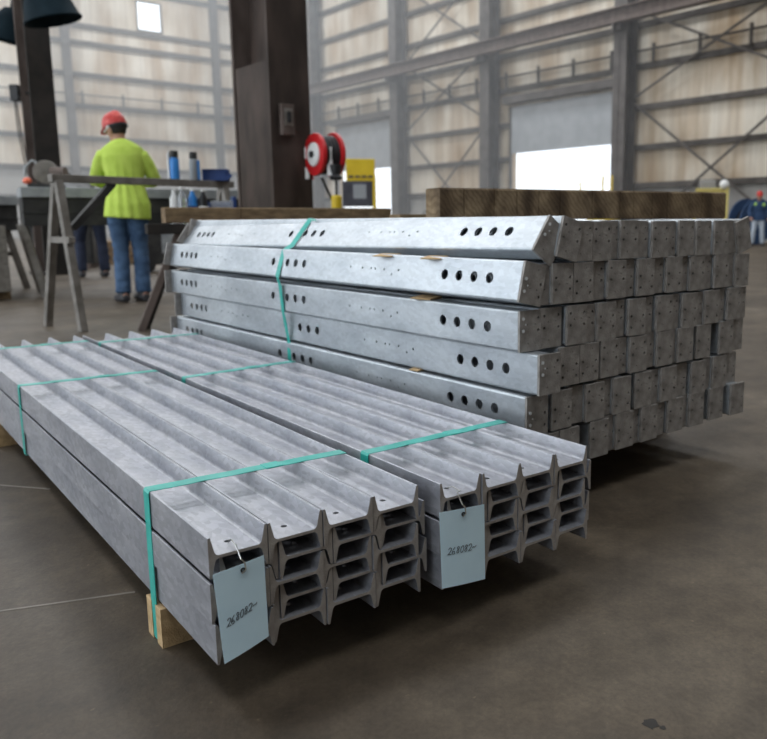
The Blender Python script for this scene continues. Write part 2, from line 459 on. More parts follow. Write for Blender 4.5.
# portal columns along the right wall, trim of the shell
for i, x in enumerate((-43.2, -34.8, -27.8, -20.1, -12.5)):
    bm = bmesh.new()
    for y0 in (-.95, -.3):                                   # two flanges
        w0 = .31
        box(bm, (x - w0, y0, 0), (x + w0, y0 + .05, HT))
    box(bm, (x - .03, -.95, 0), (x + .03, -.25, HT))
    structure(f'trim_{i+1}', to_mesh(bm, 'trim', M['frame']), BW @ Matrix.Translation((0, YN, 0)))
for i, y in enumerate((5.4, 14.3, 23.2)):
    bm = bmesh.new()
    for y0 in (-.55, -.25):
        box(bm, (y - .2, y0, 0), (y + .2, y0 + .04, HT))
    box(bm, (y - .02, -.55, 0), (y + .02, -.25, HT))
    structure(f'trim_{i+6}', to_mesh(bm, 'trim', M['frame']), ML)
# crane runway beam carried by the columns
t = thing('crane_runway_beam', 'long rusty brown crane runway beam high along the right wall', 'beam', BW @ Matrix.Translation((0, YN - 1.25, 8.2)))
for nm, lo, hi in (('top_flange', (XL + .9, -.22, .50), (XR - .1, .22, .55)), ('bottom_flange', (XL + .9, -.2, 0), (XR - .1, .2, .05)), ('web', (XL + .9, -.02, .05), (XR - .1, .02, .50))):
    bm = bmesh.new(); box(bm, lo, hi); link(nm, to_mesh(bm, nm, M['rust2']), t)
for x in (-43.2, -34.8, -27.8, -20.1, -12.5):
    bm = bmesh.new(); box(bm, (x - .2, .02, -.25), (x + .2, .36, 0)); box(bm, (x - .03, -.2, -.25), (x + .03, .34, 0)); link('bracket', to_mesh(bm, 'bracket', M['frame']), t)

# haze in the far part of the hall
bm = bmesh.new(); box(bm, (XL + .3, YS + .3, .02), (-15.0, YN - .05, HT - .1))
hz = bpy.data.materials.new('haze'); hz.use_nodes = True
hz.node_tree.nodes.remove(hz.node_tree.nodes['Principled BSDF'])
vs = hz.node_tree.nodes.new('ShaderNodeVolumeScatter'); vs.inputs['Density'].default_value = .0105
vs.inputs['Color'].default_value = (.90, .95, 1, 1); vs.inputs['Anisotropy'].default_value = .2
hz.node_tree.links.new(vs.outputs[0], hz.node_tree.nodes['Material Output'].inputs['Volume'])
o = link('haze', to_mesh(bm, 'haze', hz), None, BW)
tag(o, 'thin welding haze hanging in the far end of the hall', 'haze', kind='stuff')

# ------------------------------------------------------------------ I-beam bundles
IB_D, IB_F, IB_P = .1003, .0670, .0722          # depth, flange width, pitch of the layers
IB_Z = .0836
def ibeam_mesh(L):
    d, f = IB_D - .0014, IB_F; tw = .0052; tt, tr = .0042, .0098
    h = f / 2
    # quarter outline of a flange with its fillet, web horizontal; y from 0 (outer flange face) to -d
    q = [(0, h - .0008), (-.0008, h), (-tt + .0006, h), (-tt, h - .0008), (-tr, .0092), (-tr - .0010, .0064), (-tr - .0030, .0042), (-tr - .0060, tw / 2)]
    up = q + [(-d - y, z) for y, z in q[::-1]]
    poly = up + [(y, -z) for y, z in up[::-1]]
    poly = [(y, z) for y, z in poly]
    bm = bmesh.new(); prism(bm, poly, 0, L, 0, 1)
    me = to_mesh(bm, 'i_beam', [M['galv'], M['galv_end']])
    cb = bmesh.new()
    for x in (.045, L - .045): cyl(cb, (x, -d / 2, -.02), (x, -d / 2, .02), .0055, n=16)
    me = boolean(me, cb)
    bm = bmesh.new(); bm.from_mesh(me)
    bmesh.ops.remove_doubles(bm, verts=bm.verts, dist=1e-5); bm.to_mesh(me); bm.free()
    for p in me.polygons: p.use_smooth = False
    return me
LB = 2.577
ibeam = ibeam_mesh(LB)
LAY = [('A', 0, 'top layer'), ('B', 0, 'second layer down'), ('A', 1, 'middle layer'), ('B', 1, 'fourth layer down'), ('A', 2, 'bottom layer')]
POS = ['leftmost of four', 'second from the left', 'third from the left', 'rightmost of four']
BUN = {'left': (V((-.386, 1.1637, 0)), R(128.22)), 'right': (V((-.0303, 1.416, 0)), R(128.39))}
rnd = random.Random(3)
TOPZ = IB_Z + IB_F + 2 * IB_P
for side, (o0, yaw) in BUN.items():
    fr = frame(o0, yaw)
    for kind, k, word in LAY:
        zc = TOPZ - IB_F / 2 - k * IB_P - (IB_P / 2 if kind == 'B' else 0) - (.0016 if kind == 'A' and k == 1 else 0)
        sh = {0: 0, 1: -.0018, 2: .0030}[k] if kind == 'A' else 0
        for c in range(4):
            y = -(c * (IB_D + .0003)) - (.0195 if kind == 'B' else 0) - sh
            x = rnd.uniform(-.0035, .0035) + (.006 if kind == 'B' else 0)
            if side == 'left' and kind == 'A' and c == 0: x = -.004 + .004 * (k == 0)
            b = link('i_beam', ibeam, None, fr @ Matrix.Translation((x, y, zc)))
            tag(b, f'grey galvanized I-beam of the strapped {side} bundle, {word}, {POS[c]}', 'beam', f'I-beams of the {side} bundle')

def band(bm, pts, side, w, th=.0012, closed=False):
    """flat ribbon of width w (along vector side) through pts"""
    s = V(side) * (w / 2); n = len(pts); rows = []
    for i, p in enumerate(pts):
        p = V(p)
        a = V(pts[i - 1]) if (i or closed) else p
        b = V(pts[(i + 1) % n]) if (i < n - 1 or closed) else p
        nrm = (b - a).cross(V(side)).normalized() * th
        rows.append([bm.verts.new(v) for v in (p - s, p + s, p + s + nrm, p - s + nrm)])
    rng = range(n) if closed else range(n - 1)
    for i in rng:
        a, b = rows[i], rows[(i + 1) % n]
        for k in range(4): bm.faces.new((a[k], a[(k + 1) % 4], b[(k + 1) % 4], b[k]))
    if not closed: bm.faces.new(rows[0][::-1]); bm.faces.new(rows[-1])

def bundle_strap(side, t, w, label, skew=0.0, low=None):
    o0, yaw = BUN[side]; fr = frame(o0, yaw)
    top, bot, W = TOPZ + .0008, (IB_Z - .0015 if low is None else low), 4 * IB_D + .0012
    sec = [(.0022, bot), (.0016, bot + .004), (.0018, (bot + top) / 2), (.0016, top - .004), (-.0006, top)]
    for c in range(1, 4):
        sec += [(-c * IB_D + .03, top - .0006), (-c * IB_D, top + .0003)]
    sec += [(-W + .001, top), (-W - .0014, top - .004), (-W - .0014, IB_Z + .19), (-W - .0205, IB_Z + .165), (-W - .0205, IB_Z + .03), (-W - .0014, bot + .004), (-W + .0004, bot)]
    pts = []
    for y, z in sec:
        f = max(0.0, min(1.0, -y / W))
        pts.append((t + skew * f, y, z))
    if t < .1: pass
    bm = bmesh.new(); band(bm, pts, (1, 0, 0), w, closed=True)
    o = link('strap', to_mesh(bm, 'strap', M['strap'], True), None, fr)
    tag(o, label, 'strap', f'straps of the {side} bundle')
    # crimped seal on the top run
    bm = bmesh.new(); box(bm, (t + skew * .6 - w * .55, -W * .6 - .018, top - .0005), (t + skew * .6 + w * .55, -W * .6 + .018, top + .0025))
    link('seal', to_mesh(bm, 'seal', M['strap'], bevel=.0008), o)
bundle_strap('left', .292, .030, 'teal plastic strap round left bundle nearest the tag, looped under a wood block', -.016, low=.004)
bundle_strap('left', 1.507, .030, 'teal strap across the middle of the left bundle', -.02)
bundle_strap('left', 2.36, .030, 'teal strap round the far end of the left bundle', -.005)
bundle_strap('right', .262, .030, 'teal plastic strap round right bundle nearest its tagged end', .012)
bundle_strap('right', 1.335, .030, 'teal strap across the middle of the right bundle', .04)
bundle_strap('right', 2.30, .030, 'teal strap round the far end of the right bundle', -.01)

# timbers the bundles stand on
def lumber(name, size, m, bev=.003):
    bm = bmesh.new(); box(bm, (-size[0] / 2, -size[1] / 2, 0), (size[0] / 2, size[1] / 2, size[2]))
    return to_mesh(bm, name, m, bevel=bev)
for side, (o0, yaw) in BUN.items():
    fr = frame(o0, yaw)
    for t, wd in ((.292, 'near end'), (2.02, 'middle'), (2.30, 'far end')):
        h = IB_Z - .0006
        bm = bmesh.new()
        y0 = .004 if side == 'left' else -.006
        if side == 'left' and t < 1:
            box(bm, (-.040, -.38, .0065), (-.0115, y0, h)); box(bm, (.0115, -.38, .0065), (.040, y0, h)); box(bm, (-.0115, -.38, .0065), (.0115, y0 - .006, h))
        else:
            box(bm, (-.0435, -.40, 0), (.0435, y0 + (.012 if t > 1 and side == 'left' else 0), h))
        o = link('wood_block', to_mesh(bm, 'wood_block', M['lumber']), None, fr @ Matrix.Translation((t, 0, 0 if not (side == 'left' and t < 1) else -.0065)))
        tag(o, f'short pale lumber block on the floor under the {wd} of the {side} bundle', 'lumber', 'lumber under the bundles')

# tags
GL = {  # handwriting: strokes in a unit box per character
    '2': [[(0, .75), (.12, .95), (.35, 1), (.5, .8), (.42, .5), (.2, .2), (0, .02), (.15, .12), (.3, .02), (.6, .08)]],
    '6': [[(.35, 1), (.15, .7), (.02, .3), (.12, .02), (.35, 0), (.45, .22), (.3, .4), (.1, .28)]],
    '8': [[(.42, .85), (.25, 1), (.08, .82), (.25, .6), (.45, .3), (.28, .02), (.08, .2), (.22, .48), (.42, .7), (.42, .85)]],
    '0': [[(.3, 1), (.1, .8), (.04, .4), (.18, .03), (.4, .1), (.52, .5), (.45, .88), (.25, 1)]],
    '-': [[(0, .35), (.18, .48), (.35, .4), (.6, .62)]],
}
def tag_card(name, side, poly, hole, lz, slope, label, u0=.15):
    """poly: corners (across, z) of the card in the plane just before the bundle's end"""
    o0, yaw = BUN[side]; fr = frame(o0, yaw)
    root = thing('paper_tag', label, 'tag', fr @ Matrix.Translation((-.016, -poly[3][0], poly[3][1])), 'tags of the bundles')
    ox, oz = poly[3]
    c = [(p[0] - ox, p[1] - oz) for p in poly]
    bm = bmesh.new(); nu, nv = 12, 16; g = []
    def surf(u, v):
        a = V(c[3]).lerp(V(c[2]), u); b = V(c[0]).lerp(V(c[1]), u); p = a.lerp(b, v)
        return V((-.0015 * math.sin(u * PI) + .004 * v, -p.x, p.y))
    for j in range(nv + 1):
        g.append([bm.verts.new(surf(i / nu, j / nv)) for i in range(nu + 1)])
    for j in range(nv):
        for i in range(nu): bm.faces.new((g[j][i], g[j][i + 1], g[j + 1][i + 1], g[j + 1][i]))
    r = bmesh.ops.extrude_face_region(bm, geom=bm.faces[:])
    for v in r['geom']:
        if isinstance(v, bmesh.types.BMVert): v.co.x += .0006
    card = link('card', to_mesh(bm, 'card', M['tag'], True), root)
    # handwriting
    bm = bmesh.new(); u = u0
    for ch in '268082-':
        wdt = .078 if ch != '-' else .085
        for st in GL[ch]:
            # smooth the stroke
            pts = []
            for i in range(len(st) - 1):
                for k in range(4):
                    f = k / 4; p0 = st[max(i - 1, 0)]; p1 = st[i]; p2 = st[i + 1]; p3 = st[min(i + 2, len(st) - 1)]
                    q = [.5 * ((2 * p1[d]) + (-p0[d] + p2[d]) * f + (2 * p0[d] - 5 * p1[d] + 4 * p2[d] - p3[d]) * f * f + (-p0[d] + 3 * p1[d] - 3 * p2[d] + p3[d]) * f ** 3) for d in (0, 1)]
                    pts.append(q)
            pts.append(st[-1])
            tube(bm, [surf(u + p[0] * wdt * 1.75 + (p[1] - .5) * .03, lz + (u - u0) * slope + p[1] * .088) + V((-.0004, 0, 0)) for p in pts], .0005, 5)
        u += wdt * 1.17
    link('handwriting', to_mesh(bm, 'handwriting', M['ink'], True), card)
    # eyelet and wire hook
    bm = bmesh.new(); hp = surf(*hole)
    tube(bm, [hp + V((math.sin(a) * 0 - .0012, .0032 * math.cos(a), .0032 * math.sin(a))) for a in [2 * PI * k / 12 for k in range(13)]], .0012, 6)
    link('eyelet', to_mesh(bm, 'eyelet', M['black'], True), card)
    wx = -.016; top = V((.016 + .045, -(IB_D / 2) + poly[3][0], TOPZ - IB_F / 2 - poly[3][1]))
    pts = [hp + V((-.003, .003, -.004)), hp + V((-.005, -.003, .002)), hp + V((-.004, -.002, .014)), hp + V((-.002, .003, .020)), hp + V((.004, .004, .030)),
           hp + V((.010, .006, .042)), V((.016 - .004, top.y + .006, top.z + .012)), top + V((-.02, .002, .012)), top + V((0, 0, .004)), top + V((0, 0, -.008))]
    bm = bmesh.new(); tube(bm, pts, .0013, 6)
    link('wire_hook', to_mesh(bm, 'wire_hook', M['wire'], True), root)
    return root
tag_card('tag', 'left', [(.001, .240), (.086, .249), (.086, .110), (.010, .089)], (.56, .93), .38, .10, 'pale blue card tag with handwritten number wired to the left bundle')
tag_card('tag', 'right', [(-.012, .246), (.097, .237), (.096, .085), (-.010, .097)], (.50, .93), .43, .0, 'pale blue card tag with handwritten number wired to the right bundle')

# ------------------------------------------------------------------ the tall pile
PO, PY = V((.1824, 1.9864, 0)), R(129.58)
PF = frame(PO, PY)
PL, PH, PW = 2.41, .106, .078
FB = .044                                            # width of the channel's flanges
def pile_body():
    t = .0055; r = .006
    poly = [(0, r), (0, PH - r), (-.0018, PH - .0018), (-r, PH), (-FB, PH), (-FB, PH - t), (-t - .004, PH - t), (-t, PH - t - .004), (-t, t + .004), (-t - .004, t), (-FB, t), (-FB, 0), (-r, 0), (-.0018, .0018)]
    bm = bmesh.new(); prism(bm, poly, .008, PL - .008)
    me = to_mesh(bm, 'channel', M['galv_bright'])
    cb = bmesh.new()
    for x in (.31, .248, .186, .123, 1.345, 1.233, 1.17, 1.108, 2.27, 2.212, 2.155, 2.10):
        cyl(cb, (x, .02, .056), (x, -.02, .056), .0145, n=20)
    for x, dz in ((.80, 0), (.73, 0), (.68, 0), (.657, 0), (.608, 0), (.565, -.014), (.532, 0), (1.93, 0), (1.86, 0), (1.82, 0), (1.78, -.01), (1.72, 0), (1.67, 0)):
        cyl(cb, (x, .02, .058 + dz), (x, -.02, .058 + dz), .0035, n=10)
    me = boolean(me, cb)
    for p in me.polygons: p.use_smooth = False
    return me
def pile_plate(holes, lit=()):
    bm = bmesh.new(); box(bm, (0, -PW, 0), (.008, 0, PH - .0005)); me = to_mesh(bm, 'end_plate', M['plate'], bevel=.0006, segs=1)
    cb = bmesh.new()
    for y, z, r in holes: cyl(cb, (-.02, -y, z), (.03, -y, z), r, n=14)
    me = boolean(me, cb)
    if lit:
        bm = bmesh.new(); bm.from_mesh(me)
        for y, z, r in lit: cyl(bm, (-.0012, -y, z), (.004, -y, z), r, n=14, mi=1)  # bright discs painted as holes with light showing through
        bm.to_mesh(me); bm.free(); me.materials.append(M['lit_hole'])
    return me
bodym = pile_body()
up4 = [(.013, .085, .0042), (.066, .085, .0042), (.013, .053, .0042), (.066, .053, .0042), (.028, .069, .0018), (.055, .069, .0018), (.030, .020, .0018)]
lo4 = [(.013, .056, .0042), (.066, .056, .0042), (.013, .024, .0042), (.066, .024, .0042), (.03, .040, .0018), (.054, .040, .0018), (.05, .090, .0018)]
mid4 = [(.013, .068, .0042), (.066, .068, .0042), (.013, .037, .0042), (.066, .037, .0042), (.026, .052, .0018), (.055, .052, .0018)]
plates = [pile_plate(h) for h in (up4, lo4, mid4)]
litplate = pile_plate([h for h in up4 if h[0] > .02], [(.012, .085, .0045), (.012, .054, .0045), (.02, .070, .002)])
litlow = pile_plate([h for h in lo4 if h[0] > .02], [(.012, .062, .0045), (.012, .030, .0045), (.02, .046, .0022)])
bm = bmesh.new(); box(bm, (PL - .008, -.048, 0), (PL, .030, PH)); farplate = to_mesh(bm, 'far_end_plate', M['plate'], bevel=.0006, segs=1)

def make_member(pl, lab):
    t = thing('end_plated_beam', lab, 'beam', group='beams of the tall pile')
    link('channel', bodym, t); link('end_plate', pl, t); link('far_end_plate', farplate, t)
    return t
protos = {}
ROWW = {
 1: [.02, .092, .161, .241, .287, .358, .417, .498, .549, .628, .718, .816, .884, .962],
 2: [-.029, .038, .086, .167, .227, .306, .355, .437, .492, .572, .620, .695, .745, .825, .898, .948],
 3: [-.017, .058, .145, .191, .269, .317, .401, .448, .532, .578, .660, .706, .782, .828, .910, .957],
 4: [.005, .119, .199, .286, .333, .413, .460, .540, .586, .645, .744, .871, .947],
 5: [-.001, .091, .167, .226, .272, .343, .442, .489, .565, .635, .724, .795, .842, .918],
 6: [.041, .125, .247, .293, .359, .405, .475, .524, .606, .652, .720, .831, .938]}
ROWZ = {1: .670, 2: .563, 3: .448, 4: .3385, 5: .226, 6: .1135}
TILT = {1: 0, 2: 0, 3: .004, 4: .010, 5: .010, 6: .022}
ROLLS = {(1, 1): 35.0, (1, 2): 14.0, (1, 14): -15.0, (2, 1): 13.0}
ZO = {(1, 1): .706, (1, 2): .688, (1, 14): .666, (2, 1): .577}
UO = {(1, 1): .004, (1, 2): -.009, (2, 1): .004, (3, 1): .012, (4, 1): -.037, (5, 1): 0.0, (6, 13): -.012}
DIP = {(1, 1): .013}
ROWN = ['', 'top row', 'second row down', 'third row down', 'fourth row down', 'fifth row down', 'bottom row']
ORD = ['', 'first', 'second', 'third', 'fourth', 'fifth', 'sixth', 'seventh', 'eighth', 'ninth', 'tenth', 'eleventh', 'twelfth', 'thirteenth', 'fourteenth', 'fifteenth', 'sixteenth']
rnd = random.Random(11)
TAN = math.tan(R(3))
for row, ws in ROWW.items():
    back = False
    for i, w in enumerate(ws, 1):
        close = i > 1 and w - ws[i - 2] < PW + .001
        back = close and not back
        u = UO.get((row, i), (.0115 if back else 0.0) + rnd.uniform(-.0012, .0012))
        z = ZO.get((row, i), ROWZ[row] + TILT[row] * max(w, 0) + rnd.uniform(-.0015, .0015))
        yaw = rnd.uniform(-.0012, .0012) if i > 1 else {1: -.010, 2: -.002, 3: 0, 4: 0, 5: .003, 6: 0}[row]
        roll = ROLLS.get((row, i), 0)
        mw = PF @ Matrix.Translation((u, -w, z)) @ Matrix.Rotation(yaw, 4, 'Z') @ Matrix.Rotation(DIP.get((row, i), 0), 4, 'Y') @ Matrix.Rotation(R(roll), 4, 'X')
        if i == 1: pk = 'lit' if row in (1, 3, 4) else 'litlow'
        else: pk = rnd.choice((0, 1, 2, 1, 0))
        lab = f'galvanized beam with drilled end plate, tall pile, {ROWN[row]}, {ORD[i]} from the left'
        if (row, i) == (1, 1): lab = 'galvanized beam rolled on its edge, top row of tall pile, leftmost'
        if pk not in protos:
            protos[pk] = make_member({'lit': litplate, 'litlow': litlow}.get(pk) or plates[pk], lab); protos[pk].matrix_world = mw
        else: dup(protos[pk], mw, lab)

# dunnage under, strap, spacers, timbers on top
for t, wd in ((.35, 'near end'), (2.1, 'far end')):
    o = link('bearer_timber', lumber('bearer', (.1, 1.0, .111), M['timber']), None, PF @ Matrix.Translation((t, -.52, 0)))
    tag(o, f'dark bearer timber on the floor under the {wd} of the tall pile', 'lumber', 'bearers under the pile')
bm = bmesh.new()
sec = [(1.30, -1.06, .42), (1.30, -1.06, .76), (1.28, -1.03, .781), (1.262, -.2, .782), (1.25, -.13, .784), (1.25, -.094, .788), (1.258, -.062, .746), (1.272, -.027, .694), (1.283, .004, .672),
       (1.285, .024, .61), (1.284, .0345, .577), (1.280, .027, .548), (1.276, .0205, .445), (1.272, .004, .335), (1.268, .006, .27), (1.266, .004, .13), (1.266, -.01, .108), (1.27, -.5, .108)]
band(bm, sec, (.93, 0, .36), .026)
o = link('strap', to_mesh(bm, 'strap', M['strap'], True), None, PF)
tag(o, 'teal plastic strap hanging down the side of the tall pile', 'strap')
def shim(t, w, z, L, ang, label):
    bm = bmesh.new(); prism(bm, [(-.05, 0), (.004, 0), (.004, .003), (-.05, .009)], -L * .32, L * .32)
    o = link('wood_shim', to_mesh(bm, 'wood_shim', M['lumber'], bevel=.001), None, PF @ Matrix.Translation((t, -w, z)) @ Matrix.Rotation(R(ang), 4, 'Z'))
    tag(o, label, 'shim', 'wood shims in the pile')
shim(.61, -.022, .6715, .11, 20, 'thin wood shim under the top beam, left of its end')
shim(.37, -.022, .6715, .10, 24, 'thin wood shim under the top beam nearest its drilled end')
shim(.42, -.020, .5545, .12, 12, 'thin wood shim between the second and third rows')
shim(.48, -.004, .333, .06, 8, 'small wood shim between the fourth and fifth rows')

def timber_top(name, p, q, w, h, z, m, label, grooves=()):
    """beam lying on the pile from p to q (front lower edge)"""
    p, q = V((*p, 0)), V((*q, 0)); L = (q - p).length; yaw = math.atan2((q - p).y, (q - p).x)
    bm = bmesh.new(); prof = [(0, .004), (.003, 0), (w - .003, 0), (w, .004), (w, h - .006), (w - .006, h), (.006, h), (0, h - .006)]
    xs = [0]
    for g in grooves: xs += [g * L - .003, g * L, g * L + .003]
    xs.append(L); rings = []
    gs = {g * L for g in grooves}
    for x in xs:
        d = .005 if x in gs else 0
        rings.append([bm.verts.new((x, y + (d if y < w / 2 else 0), zz)) for y, zz in prof])
    for a, b in zip(rings, rings[1:]):
        for k in range(8): bm.faces.new((a[k], a[(k + 1) % 8], b[(k + 1) % 8], b[k]))
    bm.faces.new(rings[0][::-1]); bm.faces.new(rings[-1])
    o = link(name, to_mesh(bm, name, m), None, Matrix.Translation((p.x, p.y, z)) @ Matrix.Rotation(yaw, 4, 'Z'))
    return tag(o, label, 'timber', 'timbers on the pile')
p = at(440, 217, 2.60); q = at(725, 219, 3.22)
timber_top('timber', p.xy, q.xy, .10, .102, .7825, M['tie'], 'thick dark brown timber lying across the near end of the pile', (.07, .16, .23, .30, .37, .48, .58, .63, .70, .76, .85, .90))
p = at(166, 223, 4.05); q = at(391, 219, 4.75)
timber_top('timber', p.xy, q.xy, .09, .078, .7775, M['timber'], 'longer light brown timber lying across the far end of the pile', (.3, .8))
o = link('wood_offcut', lumber('offcut', (.16, .09, .03), M['timber']), None, frame(at(410, 216, 3.6), R(35), .779))
tag(o, 'small dark wood offcut on the pile between the two timbers', 'lumber')

# ------------------------------------------------------------------ sawhorses
def rod(parent, name, p, q, a, b, m, up=(0, 0, 1)):
    bm = bmesh.new(); bar(bm, p, q, a, b, up); return link(name, to_mesh(bm, name, m, bevel=.003, segs=1), parent)
A0, A1 = at(57, 181, 5.85), at(229, 185, 7.0)
A0.z = A1.z = 1.10
hd = (A1 - A0); hd.z = 0; hd.normalize(); hp = V((-hd.y, hd.x, 0))
t = thing('sawhorse', 'tall steel sawhorse in front of the man in lime', 'sawhorse', Matrix.Translation((A0.x, A0.y, 0)))
o3 = V((A0.x, A0.y, 0))
def lc(p): return V(p) - o3
rod(t, 'top_rail', lc(A0 - hd * .05), lc(A1 + hd * .03), .07, .055, M['horse'])
for e in (A0 + hd * .0, A1 - hd * .06):
    for s in (-1, 1):
        foot = V((e.x, e.y, 0)) + hp * (.275 * s + .07); topp = e + hp * (.018 * s) - V((0, 0, .02))
        rod(t, 'leg', lc(topp), lc(foot), .05, .055, M['horse'], hd)
    a = e + hp * .15; b = e - hp * .15; a.z = b.z = .66
    rod(t, 'crossbar', lc(a), lc(b), .05, .045, M['horse'])
br0, br1 = A0 + hd * .42, A0 + hd * .08; br1.z = .74; br0.z = 1.08
rod(t, 'brace', lc(br0 - V((0, 0, 0))), lc(br1), .05, .05, M['darksteel'])

T0, T1 = at(146, 227, 5.9), V((-1.15, 6.42, .74)); T0.z = T1.z = .735
hd2 = (T1 - T0).normalized(); hp2 = V((-hd2.y, hd2.x, 0))
o3 = V((T0.x, T0.y, 0))
t = thing('sawhorse', 'lower brown steel sawhorse behind the far end of the pile', 'sawhorse', Matrix.Translation(o3))
bm = bmesh.new(); bar(bm, lc(T0), lc(T1), .26, .075); link('top_rail', to_mesh(bm, 'top_rail', M['rustdark'], bevel=.004, segs=1), t)
for e in (T0 + hd2 * .28, T1 - hd2 * .12):
    for s in (-1, 1):
        foot = V((e.x, e.y, 0)) + hp2 * (.10 * s) - hd2 * (.30 if e.x < -1.7 else -.3); tp = e + hp2 * (.08 * s) - V((0, 0, .02))
        if e.x < -1.7 and s < 0: tp, foot = at(179, 232, 5.92), at(141, 331, 5.75); foot.z = 0; tp.z = min(tp.z, .72)
        if e.x < -1.7 and s > 0: tp, foot = at(181, 232, 6.02), at(146, 331, 5.86); foot.z = 0; tp.z = min(tp.z, .72)
        rod(t, 'leg', lc(tp), lc(foot), .05, .06, M['rust2'] if s < 0 else M['rustdark'], hp2)

# things standing on the tall sawhorse rail
def lathe_thing(name, label, cat, p, parts, group=None, n=20):
    t = thing(name, label, cat, Matrix.Translation(p), group)
    for nm, prof, m in parts:
        bm = bmesh.new(); lathe(bm, prof, n); link(nm, to_mesh(bm, nm, m, True, angle=40), t)
    return t
def onrail(px): 
    f = (px - 57) / (229 - 57); y = 5.85 + f * 1.15
    for _ in range(6):
        P = at(px, 182, y); s = (P.xy - A0.xy).dot(hd.xy); y = (A0 + hd * s).y
    return V((A0.x + hd.x * s, A0.y + hd.y * s, 1.128))
for px, capm, bodym2, lab in ((175.5, M['darksteel'], M['brightblue'], 'blue spray can with dark cap on the sawhorse rail, left one'), (194.5, M['darksteel'], M['greysteel'], 'grey and blue spray can on the sawhorse rail, right one')):
    t = lathe_thing('spray_can', lab, 'can', onrail(px), [
        ('body', [(.002, 0), (.034, 0), (.036, .006), (.036, .155), (.030, .168), (.028, .172)], bodym2),
        ('cap', [(.028, .168), (.031, .170), (.031, .218), (.028, .225), (.002, .225)], capm)], 'spray cans on the sawhorse')
    if px < 180:
        bm = bmesh.new(); box(bm, (-.055, -.02, 0), (-.037, .02, .20)); box(bm, (-.05, -.012, .2), (-.04, .012, .225)); link('white_label', to_mesh(bm, 'white_label', M['white'], bevel=.003), t)
    else:
        bm = bmesh.new(); box(bm, (.037, -.02, 0), (.046, .02, .16)); link('blue_label', to_mesh(bm, 'blue_label', M['brightblue'], bevel=.003), t)
P = onrail(216)
t = thing('parts_tray', 'dark blue open plastic tray at the right end of the sawhorse rail', 'tray', Matrix.Translation(P) @ Matrix.Rotation(math.atan2(hd.y, hd.x) - .75, 4, 'Z'))
bm = bmesh.new()
for s in (-1, 1):
    bar(bm, (-.10, s * .05, .045), (.11, s * .05, .045), .006, .09); 
bar(bm, (-.10, -.05, .045), (-.10, .05, .045), .006, .09); bar(bm, (.10, -.05, .035), (.125, -.05, .06), .006, .06); bar(bm, (.11, -.05, .04), (.11, .05, .04), .006, .07)
box(bm, (-.10, -.05, 0), (.11, .05, .006))
link('tray_body', to_mesh(bm, 'tray_body', M['blue'], bevel=.002), t)
bm = bmesh.new(); tube(bm, [(-.10, -.055, .09), (.11, -.055, .09), (.11, .055, .09), (-.10, .055, .09), (-.10, -.055, .09)], .006, 6); link('rim', to_mesh(bm, 'rim', M['blue'], True), t)

# bottles and tote standing on the low sawhorse
def onlow(px, off=0.0):
    y = 6.0
    for _ in range(8):
        P = at(px, 215, y); s = (P.xy - T0.xy - hp2.xy * off).dot(hd2.xy); y = (T0 + hd2 * s + hp2 * off).y
    return V((T0.x + hd2.x * s + hp2.x * off, T0.y + hd2.y * s + hp2.y * off, .7735))
BOT = [('body', [(.002, 0), (.030, 0), (.033, .008), (.033, .14), (.030, .16), (.033, .175), (.014, .222), (.013, .235)], None), ('cap', [(.0145, .233), (.0145, .250), (.002, .251)], None)]
def bottle(px, off, body, cap, lab, k=1.0, labelm=None):
    t = lathe_thing('bottle', lab, 'bottle', onlow(px, off), [(a, [(r * k, z * k) for r, z in pr], body if a == 'body' else cap) for a, pr, _ in BOT], 'bottles on the low sawhorse')
    if labelm:
        bm = bmesh.new(); lathe(bm, [(.0345 * k, .05 * k), (.0345 * k, .125 * k), (.0335 * k, .126 * k), (.0335 * k, .049 * k)], 20, closed=True); link('label_band', to_mesh(bm, 'label_band', labelm, True), t)
bottle(175, 0, M['white'], M['white'], 'slim white bottle on the low sawhorse, leftmost of the bottles', .98)
bottle(183, -.03, M['clear'], M['white'], 'clear water bottle with white cap beside the slim white bottle', 1.06)
bottle(193.5, 0, M['brightblue'], M['white'], 'blue bottle with white cap in the middle of the bottles', 1.02, M['blue'])
bottle(204, -.02, M['black'], M['white'], 'dark bottle with pale side, rightmost of the bottles', 1.0, M['white'])
P = onlow(222, .05)
t = thing('tote_bin', 'blue plastic bin with clear front beside the bottles', 'bin', Matrix.Translation(P) @ Matrix.Rotation(math.atan2(hd2.y, hd2.x), 4, 'Z'))
bm = bmesh.new(); 
box(bm, (-.10, .05, 0), (.10, .06, .16)); box(bm, (-.10, -.07, 0), (.10, .06, .06)); box(bm, (.075, -.07, 0), (.10, .06, .20)); box(bm, (-.10, -.07, 0), (-.092, .06, .13))
link('bin_body', to_mesh(bm, 'bin_body', M['blue'], bevel=.003), t)
bm = bmesh.new(); box(bm, (-.09, -.073, .06), (.075, -.069, .17)); link('clear_front', to_mesh(bm, 'clear_front', M['clear']), t)
bm = bmesh.new(); tube(bm, [(.0, .0, .075), (.025, 0, .10), (.05, 0, .08), (.03, 0, .062), (0, 0, .075)], .012, 8); link('hose_coil', to_mesh(bm, 'hose_coil', M['black'], True), t)

